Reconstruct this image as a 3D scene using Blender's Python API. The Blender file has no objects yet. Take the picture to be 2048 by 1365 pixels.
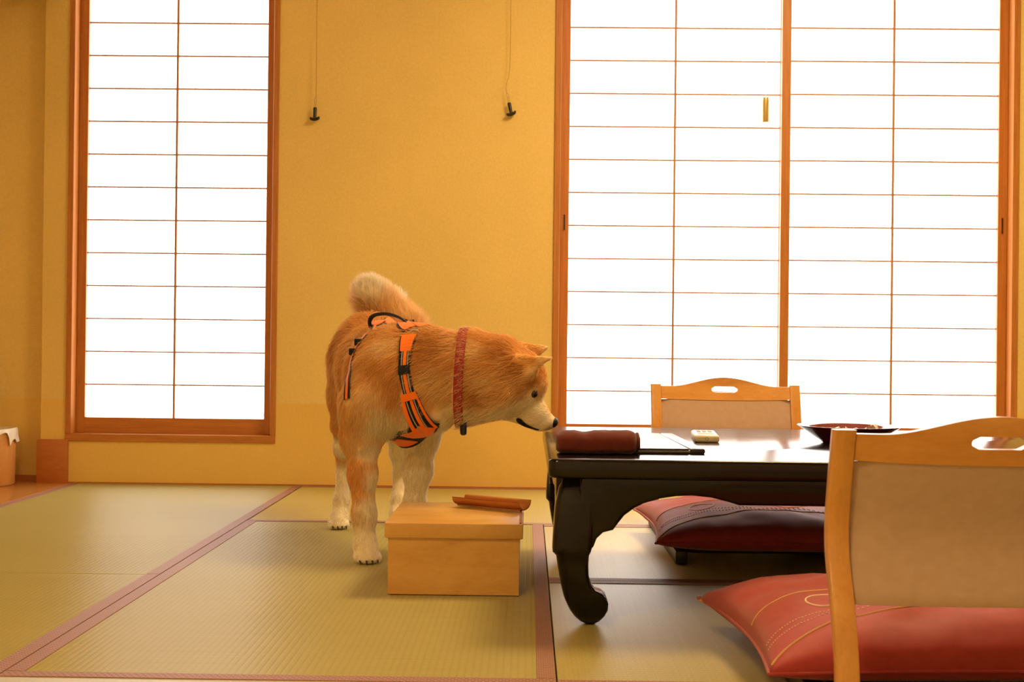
import bpy, bmesh, math, random
import numpy as np
from mathutils import Vector, Matrix, noise as mnoise

scene = bpy.context.scene
COL = scene.collection
random.seed(7)
rng = np.random.default_rng(11)

# ------------------------------------------------------------------ camera
F_PX, CAM_H, ROLL, PITCH, YAW = 2570.0, 0.5432, 0.0111, 0.0034, 0.0122
_c, _s = math.cos(ROLL), math.sin(ROLL)
M0 = Matrix(((_c, -_s, 0), (0, 0, -1), (_s, _c, 0)))          # columns: right, up, back
CAM_R = Matrix.Rotation(YAW, 3, 'Z') @ Matrix.Rotation(PITCH, 3, 'X') @ M0
cam = bpy.data.cameras.new('camera')
cam.sensor_width = 36.0
cam.lens = F_PX * 36.0 / 2048.0
cam.clip_start = 0.05
cam_ob = bpy.data.objects.new('camera', cam)
cam_ob.matrix_world = Matrix.Translation((0, 0, CAM_H)) @ CAM_R.to_4x4()
COL.objects.link(cam_ob)
scene.camera = cam_ob
cam.dof.use_dof = True
cam.dof.focus_distance = 3.1
cam.dof.aperture_fstop = 11.0

# ------------------------------------------------------------------ light and colour
PAPER_STRENGTH = 4.5
LAMP_STRENGTH = 33.5
NEAR_LAMP_STRENGTH = 40.0
LAMP_COLOR = (1.0, 0.745, 0.37)
world = bpy.data.worlds.new('world')
scene.world = world
world.use_nodes = True
world.node_tree.nodes['Background'].inputs[0].default_value = (0.9, 0.95, 1.0, 1)
world.node_tree.nodes['Background'].inputs[1].default_value = 1.0
scene.view_settings.view_transform = 'Standard'
scene.view_settings.look = 'None'
scene.view_settings.gamma = 1.0
scene.view_settings.use_curve_mapping = False
scene.view_settings.exposure = 0.0
scene.cycles.use_denoising = True
scene.cycles.max_bounces = 6
scene.cycles.diffuse_bounces = 4
scene.cycles.glossy_bounces = 3
scene.cycles.use_light_tree = False
scene.cycles.use_adaptive_sampling = True
scene.cycles.adaptive_threshold = 0.04
scene.cycles.adaptive_min_samples = 16
scene.cycles.sample_clamp_indirect = 6.0


def at(px, py, Y):
    """world point on the plane y = Y that shows at pixel (px, py) of the 2048 x 1365 photograph"""
    d = CAM_R @ Vector(((px - 1024.0) / F_PX, -(py - 682.5) / F_PX, -1.0))
    t = Y / d.y
    return Vector((d.x * t, Y, CAM_H + d.z * t))


# ------------------------------------------------------------------ materials
class NT:
    def __init__(self, name):
        self.m = bpy.data.materials.new(name)
        self.m.use_nodes = True
        self.t = self.m.node_tree
        self.b = self.t.nodes['Principled BSDF']
        self.out = self.t.nodes['Material Output']

    def n(self, kind, **kw):
        nd = self.t.nodes.new(kind)
        for k, v in kw.items():
            setattr(nd, k, v)
        return nd

    def l(self, a, b):
        self.t.links.new(a, b)

    def math(self, op, a, b=None, c=None):
        nd = self.n('ShaderNodeMath', operation=op)
        for i, v in enumerate((a, b, c)):
            if v is None:
                continue
            if isinstance(v, (int, float)):
                nd.inputs[i].default_value = v
            else:
                self.l(v, nd.inputs[i])
        return nd.outputs[0]

    def mix(self, f, a, b):
        nd = self.n('ShaderNodeMix', data_type='RGBA')
        for i, v in ((0, f), (6, a), (7, b)):
            if isinstance(v, (int, float)):
                nd.inputs[i].default_value = v
            elif isinstance(v, tuple):
                nd.inputs[i].default_value = (*v[:3], 1)
            else:
                self.l(v, nd.inputs[i])
        return nd.outputs[2]

    def coords(self, scale=(1, 1, 1), which='Object'):
        tc = self.n('ShaderNodeTexCoord')
        mp = self.n('ShaderNodeMapping')
        mp.inputs['Scale'].default_value = scale
        self.l(tc.outputs[which], mp.inputs[0])
        return mp.outputs[0]

    def noise(self, vec, scale, detail=3.0, rough=0.5, dist=0.0):
        nd = self.n('ShaderNodeTexNoise')
        nd.inputs['Scale'].default_value = scale
        nd.inputs['Detail'].default_value = detail
        nd.inputs['Roughness'].default_value = rough
        nd.inputs['Distortion'].default_value = dist
        self.l(vec, nd.inputs['Vector'])
        return nd.outputs[0]

    def ramp(self, f, stops):
        nd = self.n('ShaderNodeValToRGB')
        cr = nd.color_ramp
        while len(cr.elements) < len(stops):
            cr.elements.new(0.5)
        for e, (p, c) in zip(cr.elements, stops):
            e.position = p
            e.color = (*c, 1) if len(c) == 3 else c
        self.l(f, nd.inputs[0])
        return nd.outputs[0]

    def bump(self, h, strength, dist):
        nd = self.n('ShaderNodeBump')
        nd.inputs['Strength'].default_value = strength
        nd.inputs['Distance'].default_value = dist
        self.l(h, nd.inputs['Height'])
        self.l(nd.outputs[0], self.b.inputs['Normal'])

    def set(self, **kw):
        names = dict(color='Base Color', rough='Roughness', metal='Metallic', spec='Specular IOR Level', coat='Coat Weight',
                     coat_rough='Coat Roughness', sheen='Sheen Weight', sheen_rough='Sheen Roughness', ior='IOR',
                     alpha='Alpha', trans='Transmission Weight', emit='Emission Color', emit_s='Emission Strength')
        for k, v in kw.items():
            s = self.b.inputs[names[k]]
            if isinstance(v, tuple):
                s.default_value = (*v[:3], 1)
            elif isinstance(v, (int, float)):
                s.default_value = v
            else:
                self.l(v, s)
        return self


def plain(name, color, rough=0.5, spec=0.5, var=0.08, scale=30.0, bump=0.0, bscale=200.0, **kw):
    t = NT(name)
    v = t.coords()
    nz = t.noise(v, scale, 3.0)
    lo = tuple(c * (1 - var) for c in color)
    hi = tuple(min(1, c * (1 + var)) for c in color)
    t.set(color=t.mix(nz, lo, hi), rough=rough, spec=spec, **kw)
    if bump:
        t.bump(t.noise(v, bscale, 2.0), bump, 0.002)
    return t.m


def wood(name, c0, c1, stretch, rough=0.4, scale=14.0, coat=0.0, spec=0.5):
    """stretch = per-axis coordinate scale, small along the grain"""
    t = NT(name)
    v = t.coords(stretch)
    a = t.noise(v, scale, 4.0, 0.55, 0.6)
    fine = t.noise(v, scale * 9, 3.0, 0.6)
    f = t.math('ADD', t.math('MULTIPLY', a, 0.75), t.math('MULTIPLY', fine, 0.3))
    col = t.ramp(f, [(0.33, c0), (0.72, c1)])
    t.set(color=col, rough=rough, coat=coat, coat_rough=0.2, spec=spec)
    t.bump(fine, 0.06, 0.001)
    return t.m


def plaster(name, c, var=0.10):
    t = NT(name)
    v = t.coords()
    big = t.noise(v, 2.2, 3.0)
    sp = t.noise(v, 120.0, 4.0, 0.7)
    f = t.math('ADD', t.math('MULTIPLY', big, 0.45), t.math('MULTIPLY', sp, 0.55))
    lo = tuple(x * (1 - var) for x in c)
    hi = tuple(min(1, x * (1 + var)) for x in c)
    t.set(color=t.ramp(f, [(0.3, lo), (0.7, hi)]), rough=0.92, spec=0.12)
    t.bump(t.noise(v, 350.0, 3.0), 0.25, 0.0015)
    return t.m


def tatami():
    t = NT('tatami_rush')
    tc = t.n('ShaderNodeTexCoord')
    sp = t.n('ShaderNodeSeparateXYZ')
    t.l(tc.outputs['Object'], sp.inputs[0])
    x, y = sp.outputs[0], sp.outputs[1]
    rib = t.math('ABSOLUTE', t.math('SINE', t.math('MULTIPLY', x, math.pi / 0.0125)))          # one rib every 12.5 mm
    rib = t.math('POWER', rib, 0.35)
    cell = t.math('FLOOR', t.math('DIVIDE', x, 0.0125))
    ph = t.math('MULTIPLY', t.math('MODULO', cell, 2.0), math.pi * 0.5)
    stitch = t.math('ABSOLUTE', t.math('SINE', t.math('ADD', t.math('MULTIPLY', y, math.pi / 0.0105), ph)))
    stitch = t.math('POWER', stitch, 0.4)
    rush = t.math('SINE', t.math('MULTIPLY', y, 2 * math.pi / 0.0035))
    mp = t.n('ShaderNodeMapping')
    mp.inputs['Scale'].default_value = (3, 260, 1)
    t.l(tc.outputs['Object'], mp.inputs[0])
    strands = t.noise(mp.outputs[0], 1.0, 2.0)
    big = t.noise(tc.outputs['Object'], 2.3, 3.0)
    f = t.math('ADD', t.math('MULTIPLY', rib, 0.24), t.math('MULTIPLY', stitch, 0.14))
    f = t.math('ADD', f, t.math('MULTIPLY', strands, 0.35))
    f = t.math('ADD', f, t.math('MULTIPLY', big, 0.18))
    col = t.ramp(f, [(0.30, (0.335, 0.275, 0.082)), (0.85, (0.51, 0.430, 0.155))])
    h = t.math('ADD', t.math('ADD', rib, t.math('MULTIPLY', stitch, 0.4)), t.math('MULTIPLY', rush, 0.08))
    t.set(color=col, rough=0.45, spec=0.5)
    tg_ = t.n('ShaderNodeTangent', direction_type='UV_MAP')
    t.b.inputs['Anisotropic'].default_value = 0.9
    t.l(tg_.outputs[0], t.b.inputs['Tangent'])
    t.bump(h, 0.22, 0.0010)
    return t.m


def heri():
    t = NT('tatami_border_cloth')
    tc = t.n('ShaderNodeTexCoord')
    sp = t.n('ShaderNodeSeparateXYZ')
    t.l(tc.outputs['Object'], sp.inputs[0])
    x, y = sp.outputs[0], sp.outputs[1]
    a = t.math('SINE', t.math('MULTIPLY', x, 2 * math.pi / 0.0078))
    cell = t.math('FLOOR', t.math('DIVIDE', x, 0.0078))
    ph = t.math('MULTIPLY', t.math('MODULO', cell, 2.0), math.pi)
    b = t.math('SINE', t.math('ADD', t.math('MULTIPLY', y, 2 * math.pi / 0.011), ph))
    m = t.math('MULTIPLY', a, b)
    m = t.math('GREATER_THAN', m, 0.35)
    nz = t.noise(tc.outputs['Object'], 400.0, 2.0)
    base = t.mix(nz, (0.25, 0.105, 0.072), (0.34, 0.155, 0.105))
    t.set(color=t.mix(t.math('MULTIPLY', m, 0.75), base, (0.50, 0.30, 0.21)), rough=0.6, spec=0.35)
    t.bump(t.math('ADD', m, nz), 0.2, 0.0006)
    return t.m


M = {}
M['plaster'] = plaster('ochre_plaster', (0.80, 0.60, 0.225))
M['band'] = plaster('lower_wall_paper', (0.80, 0.545, 0.165), 0.06)
M['bounce_paper'] = plaster('cream_bounce_paper', (0.80, 0.70, 0.50), 0.04)
M['ceiling'] = wood('ceiling_cedar', (0.42, 0.26, 0.11), (0.60, 0.42, 0.22), (0.25, 4, 4), 0.6)
M['casing'] = wood('cedar_casing', (0.40, 0.135, 0.022), (0.56, 0.215, 0.045), (7, 7, 0.35), 0.42)
M['casing_h'] = wood('cedar_casing_horizontal', (0.40, 0.135, 0.022), (0.56, 0.215, 0.045), (0.35, 7, 7), 0.42)
M['muntin'] = wood('shoji_lattice_wood', (0.38, 0.17, 0.07), (0.50, 0.25, 0.11), (2, 2, 2), 0.55)
M['tatami'] = tatami()
M['heri'] = heri()
M['floorboard'] = wood('alcove_board', (0.50, 0.19, 0.04), (0.68, 0.31, 0.075), (5, 0.4, 5), 0.22, coat=0.3)
M['block'] = wood('alcove_post_wood', (0.42, 0.13, 0.022), (0.52, 0.18, 0.035), (1, 1, 5), 0.5)
M['box'] = wood('box_zelkova', (0.60, 0.31, 0.075), (0.74, 0.43, 0.125), (0.9, 3, 3), 0.33, 9.0)
M['tray'] = wood('tray_cherry', (0.36, 0.11, 0.025), (0.56, 0.20, 0.05), (0.7, 6, 6), 0.33)
M['chairwood'] = wood('bentwood_beech', (0.58, 0.25, 0.055), (0.74, 0.37, 0.095), (3, 3, 0.8), 0.34, 8.0, 0.15)
M['shade_darkwood'] = wood('shade_dark_wood', (0.022, 0.012, 0.008), (0.04, 0.022, 0.014), (0.8, 3, 3), 0.4)  # near-black: shade beneath the chair seats put into the wood colour
M['chairwood_h'] = wood('bentwood_beech_rail', (0.58, 0.25, 0.055), (0.74, 0.37, 0.095), (0.8, 3, 3), 0.34, 8.0, 0.15)


def lacquer():
    t = NT('black_lacquer')
    v = t.coords((1.0, 9.0, 9.0))
    nz = t.noise(v, 18.0, 4.0, 0.6, 0.4)
    t.set(color=t.mix(nz, (0.005, 0.0036, 0.0033), (0.013, 0.008, 0.006)), rough=t.math('ADD', t.math('MULTIPLY', nz, 0.10), 0.10), spec=0.36)
    t.bump(t.noise(v, 160.0, 2.0), 0.03, 0.0006)
    return t.m


M['lacquer'] = lacquer()


def paper():
    t = NT('shoji_paper')
    v = t.coords()
    fib = t.noise(v, 90.0, 3.0)
    t.set(color=t.mix(fib, (0.86, 0.85, 0.82), (0.92, 0.91, 0.88)), rough=0.9, spec=0.1, emit=(1.0, 0.985, 0.96), emit_s=PAPER_STRENGTH)
    t.m.cycles.emission_sampling = 'FRONT'
    return t.m


M['paper'] = paper()


def fabric(name, c0, c1, scale=900.0, rough=0.8, sheen=0.2, big=None):
    t = NT(name)
    v = t.coords()
    sp = t.n('ShaderNodeSeparateXYZ')
    t.l(v, sp.inputs[0])
    w = t.math('MULTIPLY', t.math('SINE', t.math('MULTIPLY', sp.outputs[0], scale * 3)), t.math('SINE', t.math('MULTIPLY', t.math('ADD', sp.outputs[1], sp.outputs[2]), scale * 3)))
    nz = t.noise(v, 60.0, 3.0)
    f = t.math('ADD', t.math('MULTIPLY', w, 0.06), nz)
    t.set(color=t.mix(f, c0, c1), rough=rough, sheen=sheen, spec=0.25)
    t.bump(w, 0.05, 0.0006)
    return t.m


M['redcloth'] = fabric('crimson_cushion_cloth', (0.33, 0.030, 0.028), (0.42, 0.052, 0.042), 500.0, 0.62, 0.2)
M['gold'] = plain('gold_thread', (0.66, 0.40, 0.13), 0.5, 0.5)
M['cream_thread'] = plain('cream_thread', (0.80, 0.62, 0.42), 0.6, 0.3)
M['chaircloth'] = fabric('beige_chair_cloth', (0.47, 0.32, 0.225), (0.55, 0.385, 0.28), 420.0, 0.9, 0.15)
M['towel'] = fabric('maroon_terry', (0.095, 0.014, 0.009), (0.15, 0.026, 0.017), 260.0, 0.95, 0.15)
M['leather'] = plain('black_leatherette', (0.016, 0.014, 0.014), 0.22, 0.5, 0.2, 60, 0.12, 500.0)
M['pages'] = plain('menu_pages', (0.70, 0.66, 0.60), 0.8)
M['ivory'] = plain('ivory_plastic', (0.80, 0.70, 0.52), 0.35, 0.5, 0.02)
M['grey'] = plain('grey_keypad', (0.42, 0.36, 0.30), 0.5)
M['redlacquer'] = plain('red_lacquer', (0.15, 0.010, 0.014), 0.10, 0.6, 0.1, 20, coat=0.6)
M['blackplastic'] = plain('black_plastic', (0.012, 0.011, 0.011), 0.4)
M['steel'] = plain('steel_hook', (0.55, 0.5, 0.42), 0.3, 0.5, 0.05, metal=1.0)
M['cord'] = plain('cord', (0.42, 0.27, 0.09), 0.8)
M['white_cord'] = plain('white_cord', (0.80, 0.78, 0.74), 0.8)
M['brass'] = plain('brass_weight', (0.62, 0.46, 0.20), 0.38, 0.5, 0.06, metal=0.7)
M['plate'] = plain('cream_wall_plate', (0.80, 0.66, 0.38), 0.45)
M['bin'] = wood('bin_veneer', (0.58, 0.27, 0.07), (0.70, 0.36, 0.11), (5, 5, 0.6), 0.45)
M['bag'] = plain('bin_bag', (0.82, 0.76, 0.66), 0.4, 0.5, 0.05)
M['wrap_green'] = plain('sweet_wrapper_green', (0.45, 0.52, 0.22), 0.3)
M['wrap_white'] = plain('sweet_wrapper_white', (0.85, 0.80, 0.70), 0.3)


# ------------------------------------------------------------------ object helpers
def tag(o, label=None, cat=None, group=None, kind=None):
    for k, v in (('label', label), ('category', cat), ('group', group), ('kind', kind)):
        if v:
            o[k] = v
    return o


def place(o, parent, loc):
    if parent is not None:
        o.parent = parent
    o.location = loc
    COL.objects.link(o)
    return o


def empty(name, loc, rz=0.0):
    o = bpy.data.objects.new(name, None)
    o.empty_display_size = 0.05
    o.location = loc
    o.rotation_euler = (0, 0, rz)
    COL.objects.link(o)
    return o


def bm_obj(name, bm, mat, parent=None, loc=(0, 0, 0), smooth=None):
    """smooth: None = flat; angle in degrees = smooth with sharp edges above it"""
    me = bpy.data.meshes.new(name)
    bmesh.ops.recalc_face_normals(bm, faces=bm.faces)
    bm.to_mesh(me)
    bm.free()
    if smooth is not None:
        me.polygons.foreach_set('use_smooth', [True] * len(me.polygons))
        me.set_sharp_from_angle(angle=math.radians(smooth))
    me.materials.append(mat)
    return place(bpy.data.objects.new(name, me), parent, loc)


def py_obj(name, verts, faces, mat, parent=None, loc=(0, 0, 0), smooth=None):
    bm = bmesh.new()
    vs = [bm.verts.new(v) for v in verts]
    for f in faces:
        try:
            bm.faces.new([vs[i] for i in f])
        except ValueError:
            pass
    return bm_obj(name, bm, mat, parent, loc, smooth)


def clone(o, parent, loc):
    c = o.copy()
    c.parent = parent
    c.location = loc
    COL.objects.link(c)
    return c


def bm_box(x0, x1, y0, y1, z0, z1, bevel=0.0, seg=2, bm=None):
    own = bm is None
    bm = bm or bmesh.new()
    r = bmesh.ops.create_cube(bm, size=1.0, matrix=Matrix.Translation(((x0 + x1) / 2, (y0 + y1) / 2, (z0 + z1) / 2)) @ Matrix.Diagonal((x1 - x0, y1 - y0, z1 - z0, 1)))
    if bevel:
        es = list({e for v in r['verts'] for e in v.link_edges})
        bmesh.ops.bevel(bm, geom=es, offset=bevel, segments=seg, profile=0.5, affect='EDGES')
    return bm


def box(name, x0, x1, y0, y1, z0, z1, mat, parent=None, base=(0, 0, 0), bevel=0.0, seg=2):
    """world-space box; its origin sits at its own centre; base = world location of the (unrotated) parent"""
    c = ((x0 + x1) / 2, (y0 + y1) / 2, (z0 + z1) / 2)
    bm = bm_box(x0 - c[0], x1 - c[0], y0 - c[1], y1 - c[1], z0 - c[2], z1 - c[2], bevel, seg)
    return bm_obj(name, bm, mat, parent, tuple(c[i] - base[i] for i in range(3)), 40 if bevel else None)


def bm_prism(outline, axis, a0, a1, bevel=0.0, seg=2):
    """outline: 2-D points; axis 'x' -> (y,z), 'y' -> (x,z), 'z' -> (x,y)"""
    def v3(p, a):
        return {'x': (a, p[0], p[1]), 'y': (p[0], a, p[1]), 'z': (p[0], p[1], a)}[axis]
    bm = bmesh.new()
    A = [bm.verts.new(v3(p, a0)) for p in outline]
    B = [bm.verts.new(v3(p, a1)) for p in outline]
    fa, fb = bm.faces.new(A), bm.faces.new(B)
    n = len(outline)
    for i in range(n):
        bm.faces.new((A[i], A[(i + 1) % n], B[(i + 1) % n], B[i]))
    bmesh.ops.recalc_face_normals(bm, faces=bm.faces)
    if bevel:
        es = list(fa.edges) + list(fb.edges)
        bmesh.ops.bevel(bm, geom=es, offset=bevel, segments=seg, profile=0.5, affect='EDGES', clamp_overlap=True)
    return bm


def bm_loft(rings, close=True, cap=True):
    bm = bmesh.new()
    R = [[bm.verts.new(p) for p in r] for r in rings]
    n = len(rings[0])
    for a, b in zip(R[:-1], R[1:]):
        for i in range(n if close else n - 1):
            bm.faces.new((a[i], a[(i + 1) % n], b[(i + 1) % n], b[i]))
    if cap and close:
        bm.faces.new(R[0])
        bm.faces.new(R[-1])
    return bm


def bm_tube(pts, rad, seg=8, cap=True, flat=1.0):
    pts = [Vector(p) for p in pts]
    n = len(pts)
    rad = rad if isinstance(rad, (list, tuple)) else [rad] * n
    rings = []
    up = Vector((0.13, 0.21, 0.97))
    for i, p in enumerate(pts):
        d = (pts[min(i + 1, n - 1)] - pts[max(i - 1, 0)]).normalized()
        if abs(d.dot(up)) > 0.95:
            up = Vector((0.9, 0.3, 0.1))
        a = d.cross(up).normalized()
        b = a.cross(d).normalized()
        up = b
        rings.append([p + (a * math.cos(2 * math.pi * k / seg) + b * math.sin(2 * math.pi * k / seg) * flat) * rad[i] for k in range(seg)])
    return bm_loft(rings, True, cap)


def bm_lathe(prof, seg=48):
    rings = [[(r * math.cos(2 * math.pi * k / seg), r * math.sin(2 * math.pi * k / seg), z) for k in range(seg)] for r, z in prof]
    return bm_loft(rings, True, True)


def bm_join(*bms):
    out = bmesh.new()
    for b in bms:
        me = bpy.data.meshes.new('tmp')
        b.to_mesh(me)
        b.free()
        out.from_mesh(me)
        bpy.data.meshes.remove(me)
    return out


def spline(pts, n):
    """Catmull-Rom through pts"""
    P = [Vector(p) for p in pts]
    P = [P[0] * 2 - P[1]] + P + [P[-1] * 2 - P[-2]]
    out = []
    m = len(P) - 3
    for i in range(n):
        t = i / (n - 1) * m
        k = min(int(t), m - 1)
        t -= k
        a, b, c, d = P[k:k + 4]
        out.append(0.5 * ((2 * b) + (c - a) * t + (2 * a - 5 * b + 4 * c - d) * t * t + (3 * b - a - 3 * c + d) * t ** 3))
    return out


# ------------------------------------------------------------------ room shell
WY = 4.878                                   # face of the wall with the windows
XL, XR, YB, ZC = -2.75, 3.05, -0.9, 2.45
W1 = (-1.757, -0.955, 0.160, 2.06)           # left window opening x0 x1 z0 z1
W2 = (0.094, 1.848, 0.160, 2.06)
TOKO_X = -1.730                              # edge of the tatami, alcove board beyond it
AY = 4.925                                   # alcove wall

wall = empty('wall_back', (0, WY, 0))
tag(wall, 'ochre plaster wall with the two paper windows', None, None, 'structure')


def wall_piece(x0, x1, z0, z1, y0=WY, mat='plaster'):
    return box('wall_section', x0, x1, y0, 5.08, z0, z1, M[mat], wall, (0, WY, 0))


wall_piece(-1.852, W1[0], 0, ZC)
wall_piece(W1[0], W1[1], 0, W1[2])
wall_piece(W1[0], W1[1], W1[3], ZC)
wall_piece(W1[1], W2[0], 0, ZC)
wall_piece(W2[0], W2[1], 0, W2[2])
wall_piece(W2[0], W2[1], W2[3], ZC)
wall_piece(W2[1], XR, 0, ZC)
wall_piece(XL, -1.852, 0, ZC, AY)
# deeper-toned paper band along the foot of the wall
tr = empty('trim_1', (0, WY, 0))
tag(tr, 'deeper orange paper band along the foot of the plaster wall', None, None, 'structure')
for x0, x1, z1 in ((W1[0] + 0.013, W1[1], W1[2]), (W1[1], W2[0], 0.3125), (W2[0], W2[1], W2[2]), (W2[1], XR, 0.3125)):
    box('paper_band', x0, x1, WY - 0.002, WY, 0.004, z1, M['band'], tr, (0, WY, 0))
box('paper_band', -1.852, W1[0], WY - 0.002, WY, 0.16, 0.3195, M['band'], tr, (0, WY, 0))
box('paper_band', XL, -1.852, AY - 0.002, AY, 0.02, 0.322, M['band'], tr, (0, WY, 0))
tag(box('baseboard_back', W1[0] + 0.013, XR, WY - 0.005, WY, 0.0, 0.0055, M['casing_h']), 'thin wooden strip where plaster wall meets tatami', None, None, 'structure')
tag(box('baseboard_alcove', XL, -1.852, AY - 0.012, AY, 0.0, 0.024, M['block']), 'low red-brown skirting at the back of the alcove', None, None, 'structure')
tag(box('trim_2', -1.860, -1.744, WY - 0.022, WY + 0.01, 0.0, 0.166, M['block'], bevel=0.003), 'square red-brown wooden block at the foot of the wall corner', None, None, 'structure')
tag(box('wall_left', XL - 0.1, XL, YB, 5.08, 0, ZC, M['plaster']), None, None, None, 'structure')
tag(box('wall_right', XR, XR + 0.1, YB, 5.08, 0, ZC, M['plaster']), None, None, None, 'structure')
tag(box('wall_front', XL, XR, YB - 0.1, YB, 0, ZC, M['bounce_paper']), None, None, None, 'structure')  # unseen wall behind the camera, set close and pale to bounce light forward
tag(box('ceiling', XL, XR, YB, 5.08, ZC, ZC + 0.06, M['ceiling']), None, None, None, 'structure')
tag(box('wall_alcove', TOKO_X - 0.06, TOKO_X, 0.6, AY, 1.88, ZC, M['plaster']), 'plaster wall hanging above the alcove opening', None, None, 'structure')

# ------------------------------------------------------------------ floor of rush mats
fl = box('floor', XL, XR, YB, 5.08, -0.06, -0.013, M['tatami'])
tag(fl, 'pale rush tatami floor with red-brown cloth borders', None, None, 'structure')
FB = tuple(fl.location)


def mat_piece(x0, x1, y0, y1, borders):
    """borders: sides 'x' (left and right edges, ribs run in depth) or 'y' (ribs run sideways); '-' and '+' pick one"""
    g = 0.0012
    x0 += g; x1 -= g; y0 += g; y1 -= g
    along_x = 'y' in borders
    w, l = ((y1 - y0), (x1 - x0)) if along_x else ((x1 - x0), (y1 - y0))
    bm = bm_box(-w / 2, w / 2, -l / 2, l / 2, -0.0125, 0.0, 0.0012, 1)
    uv = bm.loops.layers.uv.new('UVMap')             # tangent across the rush strands, for their silky sheen
    for f in bm.faces:
        for lo in f.loops:
            lo[uv].uv = (lo.vert.co.y, lo.vert.co.x)
    o = bm_obj('tatami_mat', bm, M['tatami'], fl, ((x0 + x1) / 2 - FB[0], (y0 + y1) / 2 - FB[1], -FB[2]), 40)
    if along_x:
        o.rotation_euler = (0, 0, math.pi / 2)          # local x -> world y, local y -> -world x
    hw = 0.0315
    for s in (-1, 1):
        bm = bm_box(-hw / 2, hw / 2, -l / 2, l / 2, -0.001, 0.0014, 0.0006, 1)
        bm_obj('border', bm, M['heri'], o, (s * (w / 2 - hw / 2), 0, 0), 40)
    return o


SX, RX = -0.850, 0.0535
mat_piece(TOKO_X, SX, 2.985, WY - 0.004, 'x')
mat_piece(TOKO_X, SX, 1.10, 2.985, 'x')
mat_piece(SX, RX, 2.095, 3.895, 'x')
mat_piece(SX, 0.95, 3.895, WY - 0.004, 'y')
mat_piece(0.95, 2.75, 3.895, WY - 0.004, 'y')
mat_piece(RX, 1.86, 2.975, 3.895, 'y')
mat_piece(RX, 1.86, 2.055, 2.975, 'y')
mat_piece(SX, RX, 1.19, 2.095, 'y')
mat_piece(RX, 1.86, 1.14, 2.055, 'y')
mat_piece(1.86, 2.75, 2.055, 3.895, 'x')
tag(box('floor_alcove', XL, TOKO_X - 0.0015, 0.6, AY, -0.013, 0.002, M['floorboard'], bevel=0.002), 'polished orange wooden board floor of the alcove', None, None, 'structure')


# ------------------------------------------------------------------ shoji windows
def sash(root, base, x0, x1, z0, yf, zs, xm, stile, rail):
    """one paper sash: outer edge x0..x1, bottom edge z0, front face at yf, horizontal bars at zs, vertical bar at xm"""
    th = 0.027
    zt = W1[3] - 0.02
    box('sash_stile', x0, x0 + stile, yf, yf + th, z0, zt, M['casing'], root, base, 0.0012, 1)
    box('sash_stile', x1 - stile, x1, yf, yf + th, z0, zt, M['casing'], root, base, 0.0012, 1)
    box('sash_rail', x0 + stile, x1 - stile, yf + 0.001, yf + th, z0, z0 + rail, M['casing_h'], root, base)
    box('sash_rail', x0 + stile, x1 - stile, yf + 0.001, yf + th, zt - 0.03, zt, M['casing_h'], root, base)
    a, b = x0 + stile, x1 - stile
    box('vertical_bar', xm - 0.0040, xm + 0.0040, yf + 0.008, yf + 0.020, z0 + rail, zt - 0.03, M['muntin'], root, base)
    first = None
    for z in zs:
        for p0, p1 in ((a, xm - 0.0040), (xm + 0.0040, b)):
            box('horizontal_bar', p0, p1, yf + 0.010, yf + 0.020, z - 0.0028, z + 0.0028, M['muntin'], root, base)
    edges = [z0 + rail] + list(zs) + [zt - 0.03]
    for k in range(len(edges) - 1):
        for p0, p1 in ((a, xm), (xm, b)):
            box('paper_pane', p0, p1, yf + 0.020, yf + 0.0208, edges[k], edges[k + 1], M['paper'], root, base)


def casing(root, base, W, cw, cb):
    x0, x1, z0, z1 = W
    yf = WY - 0.008
    box('casing_jamb', x0, x0 + cw, yf, 5.0, z0 + cb, z1 - 0.03, M['casing'], root, base, 0.0015, 1)
    box('casing_jamb', x1 - cw, x1, yf, 5.0, z0 + cb, z1 - 0.03, M['casing'], root, base, 0.0015, 1)
    box('casing_sill', x0, x1, yf, 5.0, z0, z0 + cb, M['casing_h'], root, base, 0.0015, 1)
    box('casing_head', x0, x1, yf, 5.0, z1 - 0.03, z1, M['casing_h'], root, base, 0.0015, 1)


b1 = (-1.356, WY, W1[2])
w1 = empty('window_1', b1)
tag(w1, 'narrow single paper window with wooden lattice on the left', None, None, 'structure')
casing(w1, b1, W1, 0.0215, 0.0285)
zs1 = [0.3755 + k * 0.12698 for k in range(13)]
sash(w1, b1, -1.7355, -0.9765, 0.1887, 4.925, zs1, -1.3606, 0.034, 0.0598)

b2 = (0.971, WY, W2[2])
w2 = empty('window_2', b2)
tag(w2, 'wide double sliding paper window with wooden lattice on the right', None, None, 'structure')
casing(w2, b2, W2, 0.0235, 0.0285)
sash(w2, b2, 0.119, 0.996, 0.1887, 4.9555, [0.3708 + k * 0.12780 for k in range(13)], 0.5595, 0.0345, 0.0549)
sash(w2, b2, 0.9625, 1.8245, 0.1887, 4.925, [0.3715 + k * 0.12744 for k in range(13)], 1.3915, 0.0345, 0.0549)
for x, y, z in ((0.136, 4.9553, 1.02), (1.806, 4.9248, 1.02)):           # recessed finger pulls
    o = box('finger_pull', x - 0.0055, x + 0.0055, y - 0.0012, y + 0.004, z - 0.035, z + 0.035, M['block'], w2, b2, 0.001, 1)
    box('pull_recess', x - 0.0032, x + 0.0032, y - 0.0018, y, z - 0.030, z + 0.030, M['shade_darkwood'], o, (x, y + 0.0014, z))

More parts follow.
